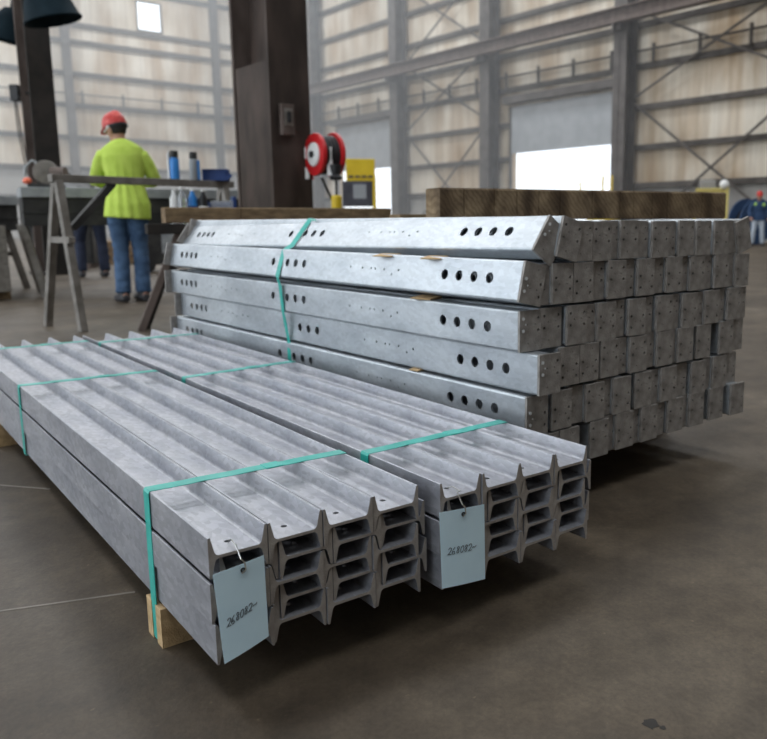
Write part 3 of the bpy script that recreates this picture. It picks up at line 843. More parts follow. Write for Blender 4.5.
# ------------------------------------------------------------------ work benches (steel beam on trestles) and what is on them
def bench(name, p, q, ztop, depth, label, legs):
    p, q = V((p[0], p[1], 0)), V((q[0], q[1], 0)); L = (q - p).length
    t = thing(name, label, 'bench', frame(p, math.atan2((q - p).y, (q - p).x)))
    bm = bmesh.new(); box(bm, (0, 0, ztop - .105), (L, depth, ztop)); link('top', to_mesh(bm, 'top', M['greysteel'], bevel=.006), t)
    bm = bmesh.new(); box(bm, (.01, .03, ztop - .40), (L - .01, depth - .03, ztop - .105)); box(bm, (0, .02, ztop - .27), (L, .035, ztop - .255)); link('apron', to_mesh(bm, 'apron', M['darksteel'], bevel=.004), t)
    for x in legs:
        for s in (0, 1):
            y = .12 if s == 0 else depth - .12
            rod(t, 'leg', (x - .02, y, ztop - .38), (x + .14 , y - .05 + .1 * s, 0), .07, .07, M['horse'])
        rod(t, 'crossbar', (x + .06, .12, .42), (x + .06, depth - .12, .42), .05, .05, M['horse'])
    return t
p = at(21, 200, 8.35); q = at(245, 200, 9.55)
bench('workbench', p.xy, q.xy, 1.155, .75, 'long steel workbench with dark apron where the man in lime works', (.02, 2.1))
p = at(-45, 205, 9.0); q = at(19, 205, 9.6)
bench('workbench', p.xy, q.xy, 1.10, .75, 'second steel workbench at the left edge of the picture', (.62,))

# chop saw on the bench
P = at(47, 187, 8.62); P.z = 1.155
t = thing('chop_saw', 'grey abrasive chop saw with brown motor on the workbench', 'saw', Matrix.Translation(P) @ Matrix.Rotation(R(20), 4, 'Z'))
bm = bmesh.new(); box(bm, (-.17, -.12, 0), (.17, .12, .035)); link('base', to_mesh(bm, 'base', M['darksteel'], bevel=.005), t)
bm = bmesh.new(); g = M['greysteel']
prof = [(.0, -.035), (.12, -.035), (.125, -.02), (.125, .02), (.12, .035), (.0, .035)]
lathe(bm, prof, 28, Matrix.Translation((0, .02, .16)) @ Matrix.Rotation(R(90), 4, 'X')); link('disc_guard', to_mesh(bm, 'disc_guard', M['horse'], True), t)
bm = bmesh.new(); cyl(bm, (.06, -.02, .16), (.20, -.08, .16), .055, n=20); link('motor', to_mesh(bm, 'motor', M['rust2'], True), t)
bm = bmesh.new(); tube(bm, [(-.04, 0, .22), (-.12, 0, .28), (-.19, 0, .21), (-.20, 0, .12)], .014, 8); link('handle', to_mesh(bm, 'handle', M['greysteel'], True), t)
bm = bmesh.new(); ellipsoid(bm, (-.17, -.09, .065), (.045, .04, .035)); link('red_switch', to_mesh(bm, 'red_switch', M['copper'], True), t)

# ------------------------------------------------------------------ people
def person(name, label, P, yaw, pose, mats, parts=('shirt', 'trousers', 'helmet', 'hair', 'boots'), k=1.0, vox=.011, wide=1.0):
    """pose: joints in local metres (x right, y forward, z up); body is one fused skin, clothes are its children"""
    root = thing(name, label, 'person', Matrix.Translation(P) @ Matrix.Rotation(yaw, 4, 'Z') @ Matrix.Diagonal((k * wide, k, k, 1)))
    J = {a: V(b) for a, b in pose.items() if isinstance(b, tuple)}
    def arm(bm, s, f=1.0, add=0.0, to_wrist=True):
        a, e, w = J['sh' + s], J['el' + s], J['wr' + s]
        tube(bm, [a.lerp(J['chest'], .35), a, a.lerp(e, .3), a.lerp(e, .7), e, e.lerp(w, .35), w.lerp(e, .08), w], [.03 + add, .056 + add, .058 + add, .050 + add, .046 + add, .045 + add, .034 + add, .030 + add], 14)
    def leg(bm, s, add=0.0, end=1.0):
        h, kn, an = J['hip' + s], J['kn' + s], J['an' + s]
        tube(bm, [h + V((0, 0, .06)), h, h.lerp(kn, .35), h.lerp(kn, .75), kn, kn.lerp(an, .3), kn.lerp(an, .7), an.lerp(kn, .02)],
             [.070 + add, .092 + add, .088 + add, .068 + add, .060 + add, .062 + add, .047 + add + (.014 if add else 0), .042 + add + (.018 if add else 0)], 16)
    def torso(bm, add=0.0, hem=None):
        pel, ch, nk = J['pelvis'], J['chest'], J['neck']
        d = (ch - pel)
        c = [pel - V((0, 0, .06)) if hem is None else V(hem), pel, pel + d * .4, pel + d * .8, ch, ch.lerp(nk, .45), ch.lerp(nk, .8), nk]
        r = [(.165, .115), (.168, .12), (.158, .112), (.178, .122), (.190, .12), (.188, .105), (.115, .085), (.060, .062)]
        if hem is not None: r[0] = (.198, .148); r[1] = (.195, .14)
        r = [(a + add, b + add) for a, b in r]
        tube(bm, c, r, 24)
    def hand(bm, s):
        w, e = J['wr' + s], J['el' + s]
        d = (w - e).normalized(); side = V((1 if s == 'r' else -1, 0, 0)); side = (side - d * side.dot(d)).normalized(); dn = d.cross(side)
        if dn.z > 0: dn = -dn
        tube(bm, [w - d * .02, w + d * .03, w + d * .085], [(.028, .02), (.040, .018), (.042, .016)], 12)
        for i, ln in enumerate((.066, .078, .072, .055)):
            b0 = w + d * .08 + side * (.030 - .02 * i)
            tube(bm, [b0 - d * .03, b0, b0 + d * ln * .5 + dn * .012, b0 + d * ln * .8 + dn * .035], [.0095, .0095, .009, .0075], 8)
        b0 = w + d * .03 - side * .03
        tube(bm, [b0 + side * .015, b0 - side * .012 + d * .02, b0 - side * .02 + d * .05 + dn * .02], [.012, .0105, .009], 8)
    hd_, nk = J['head'], J['neck']
    HM = Matrix.Translation(hd_) @ Matrix.Rotation(pose['hyaw'], 4, 'Z') @ Matrix.Rotation(pose['hpitch'], 4, 'X')
    bm = bmesh.new(); torso(bm, -.012)
    for s in 'lr': arm(bm, s, add=-.006); leg(bm, s, -.006); hand(bm, s)
    for s in 'lr':
        an = J['an' + s]; fd = V(pose.get('foot', (0, 1, 0)))
        tube(bm, [an - fd * .06 - V((0, 0, .03)), an + fd * .04 - V((0, 0, .035)), an + fd * .15 - V((0, 0, .055))], [(.035, .035), (.042, .035), (.03, .02)], 12)
    tube(bm, [nk - V((0, 0, .05)), nk.lerp(hd_, .5), hd_ - V((0, 0, .03))], [.062, .056, .055], 14)
    ellipsoid(bm, (0, .0, .02), (.076, .098, .115), 20, HM)
    ellipsoid(bm, (0, .028, -.06), (.055, .070, .060), 16, HM)          # jaw
    tube(bm, [HM @ V((0, .088, .035)), HM @ V((0, .108, .0)), HM @ V((0, .092, -.012))], [.009, .014, .012], 8)   # nose
    for s in (-1, 1): ellipsoid(bm, (s * .080, -.005, .005), (.012, .022, .033), 10, HM)
    tube(bm, [HM @ V((-.024, .085, -.045)), HM @ V((0, .097, -.044)), HM @ V((.024, .085, -.045))], [.006, .009, .006], 8)
    body = link('body', melt(bm, 'body', mats['skin'], vox * .75, 1), root)
    for s in (-1, 1):
        bm = bmesh.new(); ellipsoid(bm, (s * .031, .086, .022), (.014, .008, .008), 10, HM)
        link('eye', to_mesh(bm, 'eye', M['white'], True), body)
    if 'shirt' in parts:
        bm = bmesh.new(); torso(bm, .012, hem=pose['hem'])
        for s in 'lr': arm(bm, s, add=.016)
        me = melt(bm, 'shirt', mats['shirt'], vox, 2)
        for v in me.vertices:                                             # hanging folds
            x, y, z = v.co
            amp = .010 * max(0, min(1, (J['chest'].z - z) / .35))
            d = V((x, y, 0)) - V((J['pelvis'].x, J['pelvis'].y, 0))
            if d.length > 1e-3: v.co += d.normalized() * amp * (math.sin(math.atan2(d.y, d.x) * 11 + z * 5) * .6 + noise.noise(V((x * 9, y * 9, z * 3))))
        link('shirt', me, body)
    if 'trousers' in parts:
        bm = bmesh.new()
        pel = J['pelvis']
        tube(bm, [pel + V((0, 0, .08)), pel, pel - V((0, 0, .08))], [(.165, .12), (.178, .13), (.165, .12)], 20)
        for s in 'lr': leg(bm, s, .014)
        me = melt(bm, 'trousers', mats['trousers'], vox, 2)
        for v in me.vertices:
            v.co += v.normal * .007 * noise.noise(V((v.co.x * 10, v.co.y * 10, v.co.z * 22)))
        link('trousers', me, body)
    if 'boots' in parts:
        for s in 'lr':
            an = J['an' + s]; fd = V(pose.get('foot', (0, 1, 0)))
            bm = bmesh.new()
            z0 = V((an.x, an.y, 0))
            tube(bm, [an + V((0, 0, .05)), an - V((0, 0, .01)), z0 + V((0, 0, .03))], [.054, .056, .056], 14)
            tube(bm, [z0 - fd * .07 + V((0, 0, .038)), z0 + fd * .06 + V((0, 0, .045)), z0 + fd * .15 + V((0, 0, .04)), z0 + fd * .20 + V((0, 0, .035))], [(.042, .036), (.05, .045), (.052, .038), (.035, .030)], 14)
            bo = link('boot', melt(bm, 'boot', mats['boots'], .01, 1), body)
    if 'hair' in parts:
        bm = bmesh.new(); ellipsoid(bm, (0, -.018, .015), (.083, .094, .085), 20, HM); 
        link('hair', melt(bm, 'hair', M['hair'], .01, 1), body)
    if 'helmet' in parts:
        bm = bmesh.new(); n = 28; rings = []
        prof = [(1.0, .045), (1.0, .075), (.97, .105), (.86, .14), (.66, .165), (.38, .182), (.02, .188)]
        for r, z in prof: rings.append([bm.verts.new(HM @ V((.101 * r * math.cos(2 * PI * i / n), .128 * r * math.sin(2 * PI * i / n), z + (.012 if r < .95 and abs(math.cos(2 * PI * i / n)) < .15 else 0)))) for i in range(n)])
        for a, b in zip(rings, rings[1:]):
            for i in range(n): bm.faces.new((a[i], a[(i + 1) % n], b[(i + 1) % n], b[i]))
        bm.faces.new(rings[-1]); bm.faces.new(rings[0][::-1])
        hel = link('helmet', to_mesh(bm, 'helmet', mats['helmet'], True, angle=60), body)
        bm = bmesh.new(); out = []
        inn = [bm.verts.new(HM @ V((.09 * math.cos(2 * PI * i / n), .116 * math.sin(2 * PI * i / n), .055))) for i in range(n)]
        for i in range(n):
            a = 2 * PI * i / n; f = max(0, math.sin(a)) ** 2
            out.append(bm.verts.new(HM @ V(((.106 + .004 * f) * math.cos(a), (.130 + .06 * f) * math.sin(a), .046 - .012 * f))))
        for i in range(n): bm.faces.new((inn[i], inn[(i + 1) % n], out[(i + 1) % n], out[i]))
        r = bmesh.ops.extrude_face_region(bm, geom=bm.faces[:])
        for v in r['geom']:
            if isinstance(v, bmesh.types.BMVert): v.co += HM.to_3x3() @ V((0, 0, .005))
        link('brim', to_mesh(bm, 'brim', mats['helmet'], True), hel)
        bm = bmesh.new()
        tube(bm, [HM @ V((.093 * math.cos(a), -.02 + .10 * math.sin(a), .04)) for a in [PI + PI * i / 12 for i in range(13)]], [(.006, .02)] * 13, 8)
        link('headband', to_mesh(bm, 'headband', M['black'], True), hel)
    return root, body, HM

P1 = at(133, 304, 7.95); P1.z = 0
pose1 = dict(pelvis=(.02, 0, .97), chest=(.0, .02, 1.42), neck=(-.01, .05, 1.585), head=(-.05, .085, 1.675), hyaw=R(50), hpitch=R(-18),
    shl=(-.185, .04, 1.43), ell=(-.285, .12, 1.20), wrl=(-.15, .38, 1.17), shr=(.18, .04, 1.43), elr=(.285, .11, 1.20), wrr=(.15, .38, 1.19),
    hipl=(-.08, 0, .92), knl=(-.08, .03, .50), anl=(-.075, -.03, .085), hipr=(.095, 0, .92), knr=(.10, .05, .51), anr=(.105, .03, .085), hem=(.01, 0, .83), foot=(-.45, .89, 0))
r1, b1, HM1 = person('person', 'person in lime long-sleeved shirt, jeans and red hard hat, back turned, working', P1, R(14), pose1,
    dict(skin=M['skin'], shirt=M['lime'], trousers=M['jeans'], boots=M['boot'], helmet=M['redhat']), k=.995, wide=1.0)
bm = bmesh.new()
for s in (-1, 1): tube(bm, [HM1 @ V((s * .085, .0, .03)), HM1 @ V((s * .085, .05, .02)), HM1 @ V((s * .06, .105, .02)), HM1 @ V((s * .01, .112, .022))], .006, 6)
link('safety_glasses', to_mesh(bm, 'safety_glasses', M['white'], True), b1)
bm = bmesh.new(); box(bm, (-.006, -.02, -.02), (.006, .02, .022), 0, HM1 @ Matrix.Translation((-.093, .0, .045))); link('ear_clip', to_mesh(bm, 'ear_clip', M['white'], bevel=.003), b1)

P2 = at(93, 277, 11.7); P2.z = 0
pose2 = dict(pelvis=(0, 0, .96), chest=(-.16, .20, 1.30), neck=(-.24, .33, 1.40), head=(-.30, .44, 1.42), hyaw=R(30), hpitch=R(-60),
    shl=(-.36, .20, 1.34), ell=(-.42, .38, 1.10), wrl=(-.38, .55, 1.18), shr=(.02, .28, 1.36), elr=(.02, .45, 1.12), wrr=(-.08, .58, 1.18),
    hipl=(-.10, 0, .92), knl=(-.14, .05, .50), anl=(-.14, -.02, .085), hipr=(.11, 0, .92), knr=(.15, .05, .51), anr=(.17, .02, .085), hem=(0, -.02, .88), foot=(-.3, .95, 0))
person('person', 'person in navy trousers and grey top bent over behind the workbench', P2, R(18), pose2,
    dict(skin=M['skin'], shirt=M['greycloth'], trousers=M['navy'], boots=M['boot'], helmet=M['redhat']), parts=('shirt', 'trousers', 'hair', 'boots'), vox=.014)

P3 = at(757, 243, 24.0); P3.z = 0
pose3 = dict(pelvis=(0, 0, .95), chest=(0, .02, 1.34), neck=(0, .03, 1.50), head=(0, .05, 1.63), hyaw=0, hpitch=R(-8),
    shl=(-.20, .02, 1.41), ell=(-.30, .05, 1.15), wrl=(-.30, .16, .92), shr=(.20, .02, 1.41), elr=(.30, .05, 1.15), wrr=(.26, .18, .95),
    hipl=(-.09, 0, .90), knl=(-.13, .04, .49), anl=(-.16, 0, .085), hipr=(.09, 0, .90), knr=(.14, .04, .49), anr=(.17, 0, .085), hem=(0, 0, .84))
r3, b3, HM3 = person('person', 'person in navy jacket with hi-vis patches and red hard hat, far right', P3, R(165), pose3,
    dict(skin=M['skin'], shirt=M['jacket'], trousers=M['palejeans'], boots=M['boot'], helmet=M['redhat']), k=.89, vox=.016)
for x, z in ((-.13, 1.36), (.12, 1.38), (-.29, 1.10), (.29, 1.12), (.0, 1.28)):
    bm = bmesh.new(); ellipsoid(bm, (x, .12 if abs(x) < .2 else .085, z), (.05, .02, .06), 10); link('hi_vis_patch', to_mesh(bm, 'hi_vis_patch', M['hiv'], True), b3)
bm = bmesh.new()
P = at(752, 205, 25.6)
t = thing('cable_reel', 'big dark round cable reel behind the far right person', 'reel', Matrix.Translation((P.x, P.y, .72)) @ Matrix.Rotation(R(25), 4, 'Z'))
for y in (-.25, .25):
    bm = bmesh.new(); cyl(bm, (0, y - .02, 0), (0, y + .02, 0), .72, n=36); link('flange', to_mesh(bm, 'flange', M['jacket'], True), t)
bm = bmesh.new(); cyl(bm, (0, -.24, 0), (0, .24, 0), .42, n=28); link('drum', to_mesh(bm, 'drum', M['black'], True), t)

# ------------------------------------------------------------------ foreground columns
def h_column(name, label, c, wid, dep, m1, m2, mweb, hgt=HT - .05, tf=.04):
    t = thing(name, label, 'column', Matrix.Translation((c.x, c.y, 0)) @ BW)
    bm = bmesh.new(); box(bm, (dep / 2 - tf, -wid / 2, 0), (dep / 2, wid / 2, hgt)); link('near_flange', to_mesh(bm, 'near_flange', m1), t)
    bm = bmesh.new(); box(bm, (-dep / 2, -wid / 2, 0), (-dep / 2 + tf, wid / 2, hgt)); link('far_flange', to_mesh(bm, 'far_flange', m2), t)
    bm = bmesh.new(); box(bm, (-dep / 2 + tf, -.02, 0), (dep / 2 - tf, .02, hgt)); link('web', to_mesh(bm, 'web', mweb), t)
    bm = bmesh.new(); box(bm, (-dep / 2 - .1, -wid / 2 - .08, 0), (dep / 2 + .1, wid / 2 + .08, .03)); link('base_plate', to_mesh(bm, 'base_plate', m1), t)
    return t
c = at(275, 200, 8.0)
col = h_column('steel_column', 'massive dark brown steel column behind the pile carrying the hose reel', c, .42, .74, M['rust'], M['rust2'], M['rust'])
bm = bmesh.new(); box(bm, (-.30, -.205, 0), (.325, -.19, 2.25)); link('cover_plate', to_mesh(bm, 'cover_plate', M['rust']), col)
CI = (Matrix.Translation((c.x, c.y, 0)) @ BW)
# switch box on its near face
t = thing('switch_box', 'small worn grey switch box on the big brown column', 'box', CI @ Matrix.Translation((.374, -.06, 1.58)))
bm = bmesh.new(); box(bm, (0, -.065, 0), (.06, .065, .28)); link('enclosure', to_mesh(bm, 'enclosure', M['rust2'], bevel=.004), t)
bm = bmesh.new(); box(bm, (.06, -.045, .08), (.066, .045, .24)); link('cover', to_mesh(bm, 'cover', M['horse'], bevel=.002), t)
bm = bmesh.new(); box(bm, (.066, -.018, .11), (.085, .018, .21)); link('switch', to_mesh(bm, 'switch', M['black'], bevel=.003), t)
# hose reel on the right side of the column
rc = at(324, 155, 7.75)
axd = V((.80, -.60, 0)).normalized()           # reel axis, pointing to the lower right of the hall
RM = Matrix.Translation(rc) @ Matrix.Rotation(R(-14), 4, 'Z')
t = thing('hose_reel', 'red hose reel bolted to the right side of the brown column', 'reel', RM)
AX = Matrix.Rotation(R(90), 4, 'Y')
for i, (x, r) in enumerate(((-.09, .20), (.10, .215))):
    bm = bmesh.new(); tilt = Matrix.Rotation(R(52), 4, 'Z')
    lathe(bm, [(.0, -.012), (r * .6, -.012), (r * .62, -.02), (r * .97, -.018), (r, 0), (r * .97, .018), (r * .62, .012), (0, .012)], 36, tilt @ Matrix.Translation((x, 0, 0)) @ AX)
    link('disc', to_mesh(bm, 'disc', M['red'], True, angle=50), t)
bm = bmesh.new(); tilt = Matrix.Rotation(R(52), 4, 'Z')
lathe(bm, [(.0, -.025), (.10, -.025), (.11, -.015), (.11, 0), (0, 0)], 28, tilt @ Matrix.Translation((-.10, 0, 0)) @ AX); link('hub_cover', to_mesh(bm, 'hub_cover', M['white'], True), t)
bm = bmesh.new(); lathe(bm, [(.0, -.03), (.03, -.03), (.03, 0), (0, 0)], 16, tilt @ Matrix.Translation((-.115, 0, 0)) @ AX); link('axle', to_mesh(bm, 'axle', M['black'], True), t)
bm = bmesh.new()
for j in range(4):
    x = -.045 + j * .038
    lathe(bm, [(.165 + .018 * math.cos(a), .018 * math.sin(a)) for a in [2 * PI * k / 8 for k in range(8)]], 28, tilt @ Matrix.Translation((x, 0, 0)) @ AX, closed=True)
link('hose', to_mesh(bm, 'hose', M['black'], True), t)
bm = bmesh.new(); box(bm, (-.235, .02, -.22), (-.20, .20, .10)); box(bm, (-.22, .05, -.16), (-.05, .12, -.10)); box(bm, (-.22, .05, .02), (-.05, .12, .06)); link('bracket', to_mesh(bm, 'bracket', M['red'], bevel=.004), t)
for z in (-.16, .03):
    bm = bmesh.new(); box(bm, (-.215, .01, z - .06), (-.165, .025, z + .05)); link('mounting_pad', to_mesh(bm, 'mounting_pad', M['white'], bevel=.003), t)
bm = bmesh.new(); box(bm, (.08, -.13, -.20), (.13, -.10, .06)); link('guide_arm', to_mesh(bm, 'guide_arm', M['white'], bevel=.004), t)
bm = bmesh.new(); lathe(bm, [(.0, -.24), (.05, -.24), (.062, -.215), (.04, -.19), (.05, -.15), (.055, -.10), (0, -.09)], 18, Matrix.Translation((.155, -.10, 0))); link('hose_stop', to_mesh(bm, 'hose_stop', M['black'], True), t)
bm = bmesh.new(); tube(bm, [(.155, -.10, -.22), (.155, -.10, -.40)], .012, 8)
link('hose_tail', to_mesh(bm, 'hose_tail', M['black'], True), t)
bm = bmesh.new(); lathe(bm, [(0, -.60), (.045, -.60), (.05, -.59), (.05, -.395), (.04, -.38), (0, -.38)], 20, Matrix.Translation((.155, -.10, 0))); link('yellow_grip', to_mesh(bm, 'yellow_grip', M['yellow'], True), t)
bm = bmesh.new(); tube(bm, [(-.03, 0, -.21), (.02, .02, -.34), (.09, .03, -.48), (.14, .03, -.62), (.16, .03, -1.0), (.16, .03, -1.42)], .014, 8); link('feed_line', to_mesh(bm, 'feed_line', M['darksteel'], True), t)
# tyre leaning at the column foot
P = at(299, 203, 8.3)
t = thing('coiled_hose_drum', 'black round hose drum standing right at the foot of the brown column', 'drum', Matrix.Translation((P.x, P.y, .0)) @ Matrix.Rotation(R(30), 4, 'Z'))
bm = bmesh.new(); lathe(bm, [(.08, -.09), (.17, -.09), (.19, -.05), (.19, .05), (.17, .09), (.08, .09)], 30, Matrix.Translation((0, 0, .78)) @ Matrix.Rotation(R(90), 4, 'X'), closed=True); link('rim', to_mesh(bm, 'rim', M['black'], True), t)
bm = bmesh.new(); cyl(bm, (0, -.05, .78), (0, .05, .78), .09, n=20); link('hub', to_mesh(bm, 'hub', M['darksteel'], True), t)
bm = bmesh.new(); bar(bm, (0, 0, 0), (0, 0, .62), .10, .10); box(bm, (-.2, -.2, 0), (.2, .2, .03)); link('stand', to_mesh(bm, 'stand', M['darksteel'], bevel=.004), t)

# left column with its junction box, cable and fan shrouds
c2 = at(46, 190, 12.5)
colL = h_column('steel_column', 'near-black steel column at the left behind the workbench', c2, .34, .54, M['rustdark'], M['rust2'], M['rustdark'])
CL = Matrix.Translation((c2.x, c2.y, 0)) @ BW
P = at(15.5, 93, 12.6)
t = thing('junction_box', 'small black junction box left of the near-black column', 'box', Matrix.Translation(P))
bm = bmesh.new(); box(bm, (-.065, -.06, -.12), (.065, .06, .12)); link('enclosure', to_mesh(bm, 'enclosure', M['black'], bevel=.01), t)
bm = bmesh.new(); bar(bm, (.05, 0, .0), (.28, .05, 0), .04, .05); link('arm', to_mesh(bm, 'arm', M['rustdark']), t)
bm = bmesh.new(); tube(bm, [(.0, 0, -.11), (.02, 0, -.5), (.08, 0, -1.0), (.14, 0, -1.4), (.17, .02, -1.9)], .012, 6); link('cable', to_mesh(bm, 'cable', M['black'], True), t)
bm = bmesh.new(); tube(bm, [(-.03, 0, -.11), (-.02, 0, -.5), (.05, 0, -1.1), (.12, 0, -1.42)], .010, 6); link('cable', to_mesh(bm, 'cable', M['black'], True), t)
# two dark bell-shaped lamp shades high on the column
def bell(P, tilt, k, label):
    t = thing('lamp_shade', label, 'lamp', Matrix.Translation(P) @ tilt, 'lamp shades on the left column')
    bm = bmesh.new()
    prof = [(.05, .62), (.14, .60), (.20, .52), (.30, .40), (.37, .22), (.42, .04), (.45, 0), (.44, -.02), (.40, .03), (.34, .2), (.27, .38), (.17, .5), (.05, .58)]
    lathe(bm, [(r * k, z * k) for r, z in prof], 36, closed=True); link('shade', to_mesh(bm, 'shade', M['teal'], True, angle=60), t)
    bm = bmesh.new(); tube(bm, [(0, 0, .58 * k), (0, 0, .8 * k), (.1 * k, .1 * k, 1.1 * k)], .05 * k, 10); link('stem', to_mesh(bm, 'stem', M['teal'], True), t)
    return t
bell(at(53, 20, 11.6), Matrix.Rotation(R(-12), 4, 'Y') @ Matrix.Rotation(R(6), 4, 'X'), .86, 'dark teal drum lamp shade in front of the near-black column, nearer one')
bell(at(8, 41, 12.9), Matrix.Rotation(R(14), 4, 'Y'), .80, 'dark teal lamp shade left of the near-black column, lower one')

# ------------------------------------------------------------------ machines in the distance
P = at(360, 205, 15.0)
t = thing('control_cabinet', 'yellow control cabinet with dark panel beside the bright doorway', 'cabinet', Matrix.Translation((P.x, P.y, 0)) @ Matrix.Rotation(R(8), 4, 'Z'))
def bx(parent, name, lo, hi, m, bev=.01):
    bm = bmesh.new(); box(bm, lo, hi); return link(name, to_mesh(bm, name, m, bevel=bev), parent)
bx(t, 'stand', (-.25, .0, .10), (.30, .4, 1.02), M['yellow'])
bx(t, 'side_post', (.24, -.06, .10), (.30, .05, 1.62), M['yellow'])
bx(t, 'panel', (-.32, -.05, 1.06), (.24, .12, 1.52), M['screen'])
bx(t, 'display', (-.12, -.058, 1.20), (.12, -.048, 1.46), M['curtain'], .003)
hb = bx(t, 'top_box', (-.24, -.04, 1.52), (.29, .3, 1.92), M['yellow'])
for i in range(4): bx(hb, 'louvre', (-.2 + .12 * i, -.055, 1.58), (-.11 + .12 * i, -.04, 1.62), M['rust2'], .002)
for x in (-.18, .22):
    bm = bmesh.new(); cyl(bm, (x, -.02, .10), (x, .05, .10), .10, n=20); link('wheel', to_mesh(bm, 'wheel', M['black'], True), t)

P = at(712, 215, 22.0)
t = thing('mast_lift', 'faded yellow mast lift with white lamp behind the timber', 'lift', Matrix.Translation((P.x, P.y, 0)) @ Matrix.Rotation(R(-6), 4, 'Z'))
bx(t, 'base', (-.5, 0, .12), (.45, .7, .55), M['paleyellow'])
bx(t, 'mast', (.32, .0, .5), (.42, .12, 1.64), M['paleyellow'])
bx(t, 'mast', (-.50, .0, .5), (-.42, .12, 1.30), M['paleyellow'])
for z in (1.36, 1.48, 1.57): bx(t, 'rail', (-.45, .02, z), (.34, .07, z + .06), M['paleyellow'], .005)
bx(t, 'guard_panel', (-.45, .08, 1.05), (.34, .10, 1.58), M['paleyellow'], .003)
bx(t, 'seat_back', (-.32, .2, 1.5), (.12, .35, 1.85), M['wallfoot'], .05)
bm = bmesh.new(); ellipsoid(bm, (.30, .05, 1.72), (.13, .13, .13), 16); link('lamp', to_mesh(bm, 'lamp', M['white'], True), t)
for x in (-.35, .3):
    bm = bmesh.new(); cyl(bm, (x, -.03, .14), (x, .08, .14), .14, n=20); link('wheel', to_mesh(bm, 'wheel', M['black'], True), t)

P = at(598, 200, 27.0)
t = thing('forklift', 'yellow forklift with blue side parked before the open right door', 'forklift', Matrix.Translation((P.x, P.y, 0)) @ Matrix.Rotation(R(-25), 4, 'Z'))
bx(t, 'chassis', (-.4, 0, .25), (.5, 1.1, 1.0), M['yellow'], .05)
bx(t, 'counterweight', (.0, .1, 1.0), (.45, .8, 1.65), M['yellow'], .08)
bx(t, 'side_cover', (.12, -.03, .95), (.48, .06, 1.72), M['blue'], .02)
for x in (.1, .4): bx(t, 'post', (x, .05, 1.6), (x + .06, .12, 2.25), M['yellow'], .01)
bm = bmesh.new(); tube(bm, [(-.30, .1, .95), (-.3, .1, 1.62), (-.62, .1, 1.70), (-.66, .1, 2.05)], .035, 8); link('boom', to_mesh(bm, 'boom', M['yellow'], True), t)
for x in (-.25, .35):
    bm = bmesh.new(); cyl(bm, (x, -.05, .26), (x, .1, .26), .26, n=24); link('wheel', to_mesh(bm, 'wheel', M['black'], True), t)

# stacked steel billets at the left edge
bq = at(13, 303, 8.15)
sd = V((.656, -.755, 0))
for i in range(5):
    bm = bmesh.new(); prism(bm, [(0, 0), (0, .128), (-.02, .134), (-.28, .134), (-.30, .128), (-.30, 0)], 0, 2.2)
    o = link('steel_billet', to_mesh(bm, 'steel_billet', M['horse'], bevel=.004), None, frame(V((bq.x, bq.y, 0)), R(128), .09 + i * .1345) @ Matrix.Translation((rnd.uniform(-.006, .006), .30, 0)))
    tag(o, ['lowest', 'second lowest', 'middle', 'second highest', 'topmost'][i] + ' grey steel billet of the stack at the left edge', 'steel bar', 'billets stacked at the left edge')
for x in (.25, 1.7):
    o = link('wood_block', lumber('block', (.09, .34, .09), M['timber']), None, frame(V((bq.x, bq.y, 0)), R(128)) @ Matrix.Translation((x, .15, 0)))
    tag(o, 'dark wood block under the ' + ('near' if x < 1 else 'far') + ' end of the billet stack', 'lumber', 'blocks under the billets')

# clutter beyond the bench
def pallet(P, yaw, label, nst):
    for i in range(nst):
        t = thing('pallet', label[i], 'pallet', Matrix.Translation((P.x, P.y, i * .145)) @ Matrix.Rotation(yaw, 4, 'Z'), 'pallets behind the workbench')
        for y in (-.45, 0, .45): bx(t, 'stringer', (-.55, y - .04, .02), (.55, y + .04, .12), M['lightwood'], .003)
        bm = bmesh.new()
        for k in range(7): box(bm, (-.55 + k * .165, -.5, .12), (-.55 + k * .165 + .12, .5, .142)); 
        for k in (0, 3, 6): box(bm, (-.55 + k * .165, -.5, 0), (-.55 + k * .165 + .12, .5, .02))
        link('deck_boards', to_mesh(bm, 'deck_boards', M['lightwood']), t)
pallet(at(116, 268, 15.9), R(20), ['lowest wooden pallet stacked behind the workbench', 'middle wooden pallet stacked behind the workbench', 'topmost wooden pallet stacked behind the workbench'], 3)
P = at(68, 262, 14.3)
t = thing('scrap_bin', 'dark steel scrap bin on the floor seen under the workbench', 'bin', Matrix.Translation((P.x, P.y, 0)) @ Matrix.Rotation(R(15), 4, 'Z'))
bm = bmesh.new()
for lo, hi in (((-.5, -.4, .1), (.5, -.36, .8)), ((-.5, .36, .1), (.5, .4, .8)), ((-.5, -.4, .1), (-.46, .4, .8)), ((.46, -.4, .1), (.5, .4, .8)), ((-.5, -.4, .08), (.5, .4, .12))): box(bm, lo, hi)
link('bin_body', to_mesh(bm, 'bin_body', M['darksteel']), t)
for x in (-.4, .4): bx(t, 'skid', (x - .05, -.4, 0), (x + .05, .4, .1), M['rust2'])
bx(t, 'rim', (-.53, -.43, .77), (.53, -.40, .83), M['rust2'])
P = at(156, 262, 13.0)
t = thing('welding_set', 'dark welding machine with grey side behind the low sawhorse', 'machine', Matrix.Translation((P.x, P.y, 0)) @ Matrix.Rotation(R(25), 4, 'Z'))
bx(t, 'case', (-.2, -.3, .12), (.25, .3, .72), M['darksteel'], .02)
bx(t, 'side_panel', (.08, -.31, .30), (.24, -.30, .68), M['greysteel'], .005)
for x in (-.15, .2):
    bm = bmesh.new(); cyl(bm, (x, -.32, .12), (x, -.24, .12), .12, n=20); link('wheel', to_mesh(bm, 'wheel', M['black'], True), t)
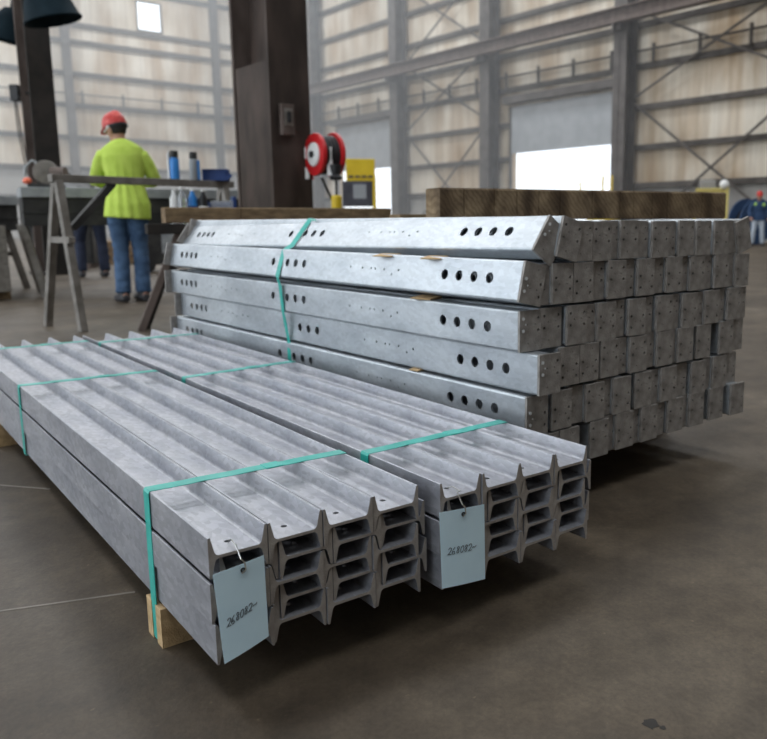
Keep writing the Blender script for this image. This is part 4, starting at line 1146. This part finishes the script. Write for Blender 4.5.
bm = bmesh.new(); tube(bm, [(-.2, -.25, .7), (-.28, -.25, .9), (-.28, .25, .9), (-.2, .25, .7)], .018, 8); link('handle', to_mesh(bm, 'handle', M['darksteel'], True), t)

# ------------------------------------------------------------------ light
def area(name, loc, direction, sx, sy, power, color=(1, 1, 1)):
    d = bpy.data.lights.new(name, 'AREA'); d.shape = 'RECTANGLE'; d.size = sx; d.size_y = sy; d.energy = power; d.color = color
    o = bpy.data.objects.new(name, d); COL.objects.link(o)
    o.matrix_world = Matrix.Translation(loc) @ V(direction).to_track_quat('-Z', 'Y').to_matrix().to_4x4()
    return o
inn = BW @ V((0, 1, 0))
for a, b, c, tt in BAYS:                                   # daylight in the open bay doors on the left
    area('bay_daylight', bl((a + b) / 2, YS + .1, tt / 2), inn, b - a, tt, 330, (.80, .90, 1))
for x0, x1 in ((-38, -24), (-22, -8), (-6, 8)):             # added fill lights high on the unseen bay wall, to brighten the flanges
    area('high_fill', bl((x0 + x1) / 2, YS + .1, 9.0), inn, x1 - x0, 3.2, 520, (.80, .90, 1))
for x in (-44, -32, -20, -8, 4):                           # translucent roof panels
    for y in (-4, 8, 20):
        e = 960 if x < -10 else 560
        area('roof_light', bl(x, y, HT - .15), (0, 0, -1), 5, 3, e, (.93, .965, 1))
w = bpy.data.worlds.new('sky'); S.world = w; w.use_nodes = True
bg = w.node_tree.nodes['Background']; bg.inputs[0].default_value = (.86, .93, 1, 1); bg.inputs[1].default_value = 2.0

# ------------------------------------------------------------------ camera
cd = bpy.data.cameras.new('camera'); co = bpy.data.objects.new('camera', cd); COL.objects.link(co)
cd.sensor_fit = 'HORIZONTAL'; cd.sensor_width = 36; cd.lens = FPX * 36 / 767
cd.shift_x = (383.5 - CX) / 767; cd.shift_y = (CY - 369.5) / 767
cd.clip_end = 200; cd.clip_start = .05
co.matrix_world = Matrix.Translation((0, 0, CAMH)) @ Matrix.Rotation(PI / 2 - PITCH, 4, 'X') @ Matrix.Rotation(ROLL, 4, 'Z')
cd.dof.use_dof = True; cd.dof.focus_distance = 1.55; cd.dof.aperture_fstop = 5.0
S.camera = co
S.view_settings.view_transform = 'Standard'; S.view_settings.look = 'None'
S.view_settings.gamma = 1; S.view_settings.exposure = 0.0; S.view_settings.use_curve_mapping = False
S.cycles.max_bounces = 6; S.cycles.volume_bounces = 1
